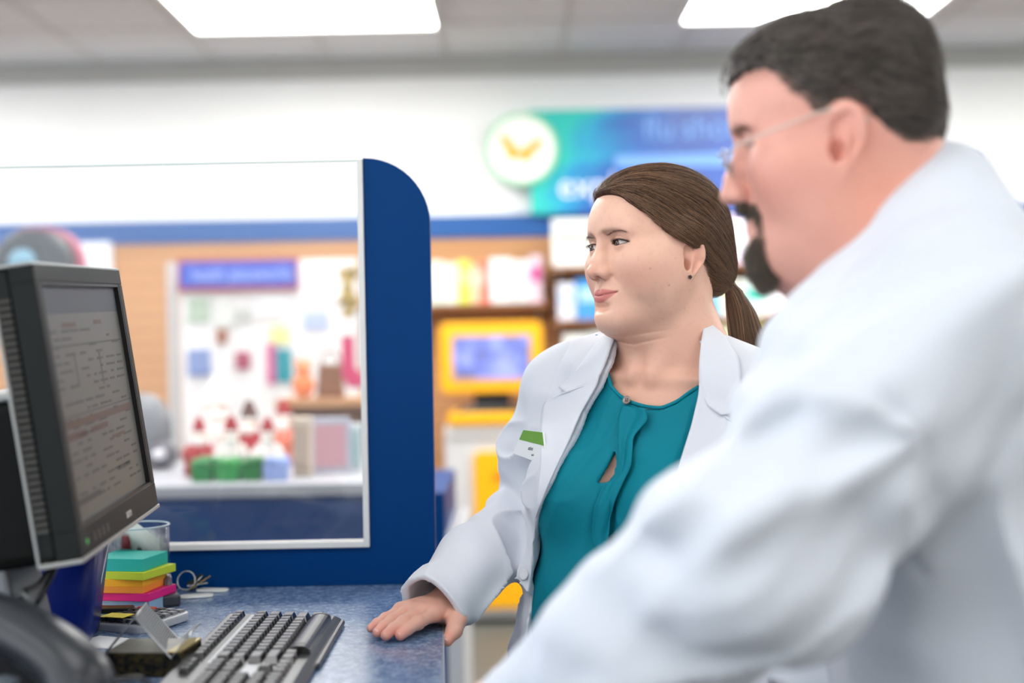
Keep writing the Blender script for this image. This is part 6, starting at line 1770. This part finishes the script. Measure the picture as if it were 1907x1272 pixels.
# ================================================================== the man
MH = frame(P(1550, 250, 1.42), 99, -8, 0)
MHS = MH.copy(); MHS[:3, :3] *= 1.03; MHS[:3, 1] *= 0.93
mneck = P(1650, 470, 1.43)
MT = frame(mneck, 97, -20, 0)
mt_tab = [(0.03, 0.075, 0.075, -0.01), (-0.03, 0.120, 0.090, -0.03), (-0.09, 0.195, 0.115, -0.020), (-0.18, 0.215, 0.135, 0.0), (-0.30, 0.210, 0.150, 0.015), (-0.42, 0.205, 0.165, 0.03), (-0.54, 0.205, 0.165, 0.03), (-0.68, 0.205, 0.155, 0.0), (-0.80, 0.20, 0.145, -0.02)]
def mbody(p):
    m = np.stack([np.abs(p[:, 0]), p[:, 1], p[:, 2]], 1)
    d = loft_d(p, mt_tab)
    d = smin(d, cap(m, (0.0, -0.030, -0.015), (0.185, -0.020, -0.085), 0.060, 0.055), 0.04)
    d = smin(d, cap(m, (0.0, -0.060, 0.030), (0.10, -0.050, -0.040), 0.050, 0.050), 0.05)
    return d
def mskin(p):
    w = p @ MHS[:3, :3].T + MHS[:3, 3]
    d = head_d(p, HM, True)
    d = smin(d, cap(w, P(1640, 330, 1.43), P(1700, 470, 1.44), 0.066, 0.085), 0.03)
    d = smin(d, cap(w, P(1500, 440, 1.43), P(1610, 520, 1.43), 0.040, 0.060), 0.04)
    return d
def mW(p): return np.atleast_2d(p) @ MHS[:3, :3].T + MHS[:3, 3]
def build_man():
    root = empty('person', (P(1760, 900, 1.45)[0], 1.45, 0), 0, 'man in white coat with dark hair and goatee, looking down, nearest the camera', 'person')
    V1, F1 = sculpt(mskin, (-.125, -.17, -.235), (.125, .145, .125), .0018)
    c1 = skin_col(V1, HM)
    w_ = (gauss(V1, (-0.06, -0.03, -0.09), (0.05, 0.05, 0.06)) * 0.5)[:, None]; c1 = c1 * (1 - w_) + np.array(rgb(214, 134, 104)) * w_
    C = P(1650, 1230, 1.35)
    SHn = toW(MT, A(-0.185, -0.015, -0.085))[0]; SHf = toW(MT, A(0.185, -0.015, -0.085))[0]
    EL = P(1405, 1035, 1.16); WR = P(985, 1345, 1.31)
    dirf = (WR - EL) / np.linalg.norm(WR - EL)
    hx = WR + dirf * 0.045; hx[2] = COUNTER_Z + 0.034
    fw = np.array([dirf[0], dirf[1], 0]); fw /= np.linalg.norm(fw); sd = np.array([-fw[1], fw[0], 0])
    def fj(o, l, z0=0.030):
        b = hx + fw * 0.055 + sd * o; b[2] = COUNTER_Z + z0
        pp = b + fw * l * 0.5; pp[2] = COUNTER_Z + 0.026
        t = b + fw * l + sd * o * 0.2; t[2] = COUNTER_Z + 0.0105
        return [b, pp, t]
    J = dict(wrist=hx, index=fj(0.030, .075), middle=fj(0.010, .082), ring=fj(-0.012, .075), pinky=fj(-0.032, .060),
             thumb=[hx + sd * 0.022, hx + sd * 0.045 + fw * 0.025 - A(0, 0, .008), hx + sd * 0.056 + fw * 0.055 - A(0, 0, .014), hx + sd * 0.060 + fw * 0.080 - A(0, 0, .020)])
    hf = lambda w: smin(hand_d(w, J, 1.1), cap(w, hx, EL, 0.031, 0.045), 0.02)
    allj = np.array([J['wrist']] + sum([list(J[k]) for k in ('index', 'middle', 'ring', 'pinky', 'thumb')], []))
    V3, F3 = sculpt(hf, allj.min(0) - 0.03, allj.max(0) + A(.08, .03, .06), .002)
    ELf = toW(MT, A(0.225, 0.06, -0.36))[0]; WRf = toW(MT, A(0.15, 0.26, -0.46))[0]
    T = lambda *a: toW(MT, A(*a))[0]
    b = WRf; f2 = WRf - ELf; f2 /= np.linalg.norm(f2); up2 = A(0, 0, 1.0); s2 = np.cross(f2, up2); s2 /= np.linalg.norm(s2)
    J2 = dict(wrist=b, thumb=[b + s2 * .02, b + s2 * .045 + f2 * .03, b + s2 * .05 + f2 * .06, b + s2 * .05 + f2 * .085])
    for k, o, l in (('index', .03, .07), ('middle', .01, .08), ('ring', -.012, .072), ('pinky', -.032, .058)):
        m0 = b + f2 * .095 + s2 * o; J2[k] = [m0, m0 + f2 * l * .5 - up2 * .006, m0 + f2 * l * .9 - up2 * .03]
    hf2 = lambda w: smin(hand_d(w, J2, 1.1), cap(w, WRf, ELf, 0.031, 0.045), 0.02)
    allj = np.array([b] + sum([list(J2[k]) for k in ('index', 'middle', 'ring', 'pinky', 'thumb')], []))
    V4, F4 = sculpt(hf2, allj.min(0) - 0.04, allj.max(0) + .04, .003)
    V5, F5 = sculpt(lambda w: mbody(toL(MT, w)) + 0.02, mneck + A(-.3, -.35, -.80), mneck + A(.5, .35, -.06), .010)
    V, F, Cc = join([(mW(V1), F1, c1), (V3, F3, hand_cols(V3, J)), (V4, F4, hand_cols(V4, J2)), (V5, F5, np.tile(rgb(214, 160, 140), (len(V5), 1)))])
    body = mesh_np('body', V, F, SKIN, root, True, Cc); root_inv(body, root)
    for s_ in (-1, 1): root_inv(eyeball('eye', MHS, s_, (0, .75, -.66), root, rgb(84, 60, 44)), root)
    HMf = lambda p: head_d(p, HM, False)
    hmesh, mh = man_hair(MHS, root); root_inv(hmesh, root)
    mhb = hair_mat('goatee_hair', rgb(50, 42, 36), rgb(128, 114, 98), 0.5)
    root_inv(beard(MHS, root, HMf, mhb), root)
    r = np.random.default_rng(4)
    N = 220; ax = r.uniform(0.010, 0.052, N); t = (ax - 0.010) / 0.042; sd_ = r.choice([-1, 1], N)
    z = browz(ax) + r.normal(0, 0.0018, N)
    p0 = snap(HMf, np.stack([ax * sd_, np.full(N, 0.09), z], 1), 0.0, 6)
    dr = np.stack([sd_ * 0.8, np.full(N, 0.35), 0.5 - 0.8 * t], 1) * 0.008
    S = p0[:, None] + dr[:, None] * np.linspace(0, 1, 4)[None, :, None]
    root_inv(hair('eyebrow', mW(S.reshape(-1, 3)).reshape(S.shape), 0.00016, mh, root, 0.3), root)
    # ------- glasses, low on the nose
    g = empty('glasses', tuple(mW(A(0, 0.115, -0.006))[0]), 0, 'thin silver rimless glasses low on the nose of the man', 'glasses')
    metal = mat('silver_wire', rgb(190, 188, 184), 0.2, metal=1.0)
    lens_m = mat('lens_glass', (1, 1, 1), 0.0, trans=1.0, ior=1.08, alpha=0.35)
    for s_ in (-1, 1):
        c = A(s_ * 0.030, 0.112, -0.012); ring = []
        for k in range(28):
            a = 2 * math.pi * k / 28
            ring.append(mW(c + A(0.024 * math.cos(a), -0.004 * abs(math.cos(a)) ** 2 * (1 if math.cos(a) * s_ > 0 else 0) + 0.10 * 0.016 * math.sin(a), 0.0155 * math.sin(a) * (1.0 if math.sin(a) < 0 else 0.8)))[0])
        mb = MB(); mb.tube(ring, 0.0005, 6, closed=True)
        rim = mb.build('rim', metal, g, True); root_inv(rim, g)
        cc = np.mean(ring, 0)
        mb = MB(); mb.add([tuple(x) for x in ring] + [tuple(cc)], [(k, (k + 1) % 28, 28) for k in range(28)])
        ln = mb.build('lens', lens_m, g, True); ln.modifiers.new('t', 'SOLIDIFY').thickness = 0.0015; root_inv(ln, g)
        mb = MB(); mb.tube([mW(x)[0] for x in (A(s_ * 0.053, 0.109, -0.008), A(s_ * 0.068, 0.100, -0.003), A(s_ * 0.0765, 0.060, 0.004), A(s_ * 0.080, 0.015, 0.012), A(s_ * 0.080, -0.006, 0.012), A(s_ * 0.077, -0.030, -0.004))], [0.0013, 0.0014, 0.0014, 0.0014, 0.0016, 0.0016], 8)
        root_inv(mb.build('temple', mat('clear_temple', rgb(214, 196, 186), 0.25), g, True), g)
        mb = MB(); mb.sphere(tuple(mW(A(s_ * 0.0095, 0.1095, -0.016))[0]), 0.003, None, 0, 10, 8); mb.tube([mW(x)[0] for x in (A(s_ * 0.0095, 0.110, -0.016), A(s_ * 0.0115, 0.117, -0.010), A(s_ * 0.0075, 0.117, -0.004))], 0.0007, 6)
        root_inv(mb.build('nose_pad', metal, g, True), g)
    mb = MB(); mb.tube([mW(x)[0] for x in (A(-0.0075, 0.116, -0.003), A(-0.004, 0.119, 0.001), A(0.004, 0.119, 0.001), A(0.0075, 0.116, -0.003))], 0.0010, 8)
    root_inv(mb.build('bridge', metal, g, True), g)
    # ------- coat
    ua = (EL - SHn) / np.linalg.norm(EL - SHn)
    CUm = WR + dirf * 0.02
    def fold(w):
        t_ = (w - SHn) @ ua
        e = np.exp(-(np.linalg.norm(w - EL, axis=1) / 0.15) ** 2)
        arm = sstep(0.13, 0.08, lined(w, SHn, EL)) + sstep(0.12, 0.07, lined(w, EL, CUm))
        arm = np.clip(arm, 0, 1)
        q = w @ np.array([[0.80, 0.1, 0.62], [0.3, 0.9, -0.3], [-0.6, 0.3, 0.75]]).T
        f = 0.0090 * vnoise(q * A(0.22, 1.0, 1.0), 17, 51) * arm
        f += 0.0060 * vnoise(q * A(0.3, 1.2, 1.2), 34, 52) * arm
        f += 0.0065 * e * np.sin((w @ A(0.2, 0.1, 0.95)) * 75 + 3 * vnoise(w, 8, 53))
        pm = P(1660, 800, 1.22)
        rel = w - pm; rr = np.linalg.norm(rel, axis=1); an = np.arctan2(rel[:, 2], rel[:, 0])
        f += 0.0050 * np.exp(-((rr - 0.15) / 0.08) ** 2) * sstep(0.05, 0.12, rr) * np.sin(an * 7 + 3 * vnoise(w, 7, 54)) * sstep(0.2, -0.3, np.cos(an - 0.6))
        rg = 1 - np.abs(vnoise(q * A(0.35, 1.0, 1.0), 12, 56)); f += 0.014 * (rg ** 4 - 0.25) * arm
        rg = 1 - np.abs(vnoise(toL(MT, w) * A(1, 1, 0.5), 8, 57)); f += 0.013 * (rg ** 5 - 0.2) * (1 - arm)
        f += 0.0065 * vnoise(toL(MT, w) * A(1, 1, 0.5), 11, 55) * (1 - arm)
        return f
    def lined(w, a, b):
        return sdseg(w, a, b)
    def coat_fill(w):
        p = toL(MT, w); m = np.stack([np.abs(p[:, 0]), p[:, 1], p[:, 2]], 1)
        d = mbody(p) - 0.012
        slv = chain(w, [SHn, SHn * .5 + EL * .5, EL, EL * .5 + CUm * .5, CUm + dirf * .05], [0.088, 0.083, 0.078, 0.068, 0.056], 0.04)
        seam = 0.0022 * np.exp(-((p[:, 0] + 0.178 - 0.2 * (p[:, 2] + 0.2)) / 0.0035) ** 2) * (p[:, 2] > -0.28) * (p[:, 0] < 0)
        d = smin(d, slv, 0.022)
        d = smin(d, cap(w, P(1575, 640, 1.34), P(1470, 860, 1.28), 0.072, 0.070), 0.05)
        d = smin(d, chain(w, [SHf, ELf, WRf], [0.082, 0.074, 0.056], 0.04), 0.03)
        d = smin(d, ell(p, (0, 0, -0.72), (0.225, 0.175, 0.2)), 0.05)
        return d + seam - fold(w)
    capt = [P(1738, 330, 1.43), P(1700, 352, 1.375), P(1640, 398, 1.36), P(1570, 462, 1.362), P(1515, 512, 1.39), P(1480, 545, 1.43), P(1500, 530, 1.48), P(1570, 470, 1.50), P(1650, 400, 1.495), P(1710, 352, 1.475)]
    cent = np.mean(capt, 0)
    pn = np.linalg.svd(np.array(capt) - cent)[2][2]; pn = pn if pn[2] > 0 else -pn
    def coat_d(w):
        o = coat_fill(w); d = np.maximum(o, -(o + 0.016))
        cut = (w - CUm) @ dirf
        d = np.maximum(d, np.where(np.linalg.norm(w - CUm, axis=1) < 0.12, cut, -1.0))
        f2c = (w - (WRf - f2 * .02)) @ f2
        d = np.maximum(d, np.where(np.linalg.norm(w - WRf, axis=1) < 0.12, f2c, -1.0))
        hole = smax(np.linalg.norm((w - cent) - np.outer((w - cent) @ pn, pn), axis=1) - 0.075, -((w - cent) @ pn) - 0.03, 0.01)
        d = np.maximum(d, -hole)
        return np.maximum(d, 0.72 - w[:, 2])
    lo = np.minimum(np.minimum(EL, WR), mneck + A(0, -.3, 0)) - 0.13; lo[2] = 0.70
    hi = mneck + A(.46, .36, .12)
    V, F = sculpt(coat_d, lo, hi, .0048)
    coat = mesh_np('lab_coat', V, F, COATM, root); root_inv(coat, root)
    # collar: a turned-down band round the neck
    top = np.array(capt + capt[:1])
    def closed(pts, n):
        q = np.array(list(pts[:-1]) * 3 + [pts[0]]); q = resample(q, 3 * n + 1)
        for _ in range(6): q[1:-1] = (q[:-2] + q[1:-1] + q[2:]) / 3
        return q[n:2 * n + 1]
    tl = closed(top, 60)
    outl = [P(1790, 408, 1.43), P(1752, 432, 1.33), P(1668, 505, 1.285), P(1570, 570, 1.29), P(1490, 592, 1.36), P(1462, 600, 1.43), P(1480, 590, 1.52), P(1560, 520, 1.57), P(1660, 440, 1.575), P(1750, 410, 1.53)]
    ol = closed(np.array(outl + outl[:1]), 60)
    midl = tl * 0.55 + ol * 0.45 + A(0, 0, 0.006)
    G = np.stack([tl + A(0, 0, -0.04) * 1 + (cent - tl) * 0.03, tl, tl * 0.88 + ol * 0.12 + A(0, 0, 0.001), midl, tl * 0.25 + ol * 0.75 + A(0, 0, 0.012), ol + (ol - cent) * 0.03 + A(0, 0, 0.004)], 1)
    nu, nv = G.shape[:2]; idx = np.arange(nu * nv).reshape(nu, nv)
    Fq = np.stack([idx[:-1, :-1], idx[1:, :-1], idx[1:, 1:], idx[:-1, 1:]], -1).reshape(-1, 4)
    co = mesh_np('collar', G.reshape(-1, 3), Fq, COATM, coat); m_ = co.modifiers.new('s', 'SUBSURF'); m_.levels = 2; m_.render_levels = 2
    m2 = co.modifiers.new('t', 'SOLIDIFY'); m2.thickness = 0.004; pc(co, coat)
    # dark shirt collar just above
    tb = tl + A(0, 0, 0.0); inn = (cent - tl); inn /= np.linalg.norm(inn, axis=1, keepdims=True)
    G = np.stack([tb + pn * 0.0075, tb + inn * 0.001 - pn * 0.02, tb - pn * 0.07 - inn * 0.01], 1)
    nu, nv = G.shape[:2]; idx = np.arange(nu * nv).reshape(nu, nv)
    Fq = np.stack([idx[:-1, :-1], idx[1:, :-1], idx[1:, 1:], idx[:-1, 1:]], -1).reshape(-1, 4)
    sh = mesh_np('shirt_collar', G.reshape(-1, 3), Fq, mat('navy_shirt', rgb(42, 40, 78), 0.8), root); sh.modifiers.new('t', 'SOLIDIFY').thickness = 0.003; root_inv(sh, root)
    # trousers and shoes
    hip = toW(MT, A(0, -0.01, -0.72))[0]
    V, F = sculpt(lambda w: smin(ell(w, tuple(hip + A(0, 0, -.02)), (0.14, 0.17, 0.14)), smin(chain(w, [hip + A(0, -.095, -.05), A(hip[0] - .01, hip[1] - .10, .48), A(hip[0] + .02, hip[1] - .11, .07)], [.095, .075, .06], .03), chain(w, [hip + A(0, .095, -.05), A(hip[0] - .01, hip[1] + .10, .48), A(hip[0] + .02, hip[1] + .11, .07)], [.095, .075, .06], .03), .02), .03), A(hip[0] - .3, hip[1] - .35, .03), A(hip[0] + .3, hip[1] + .35, hip[2] + .15), .012)
    root_inv(mesh_np('trousers', V, F, nmat('dark_trousers'), root), root)
    for s_ in (-1, 1):
        mb = MB(); shoe(mb, (hip[0] - .02, hip[1] + .11 * s_, 0), (-1.0, 0.0), 1.05)
        root_inv(mb.build('shoe', nmat('black_shoe'), root, True), root)
    return root
build_woman()
build_man()
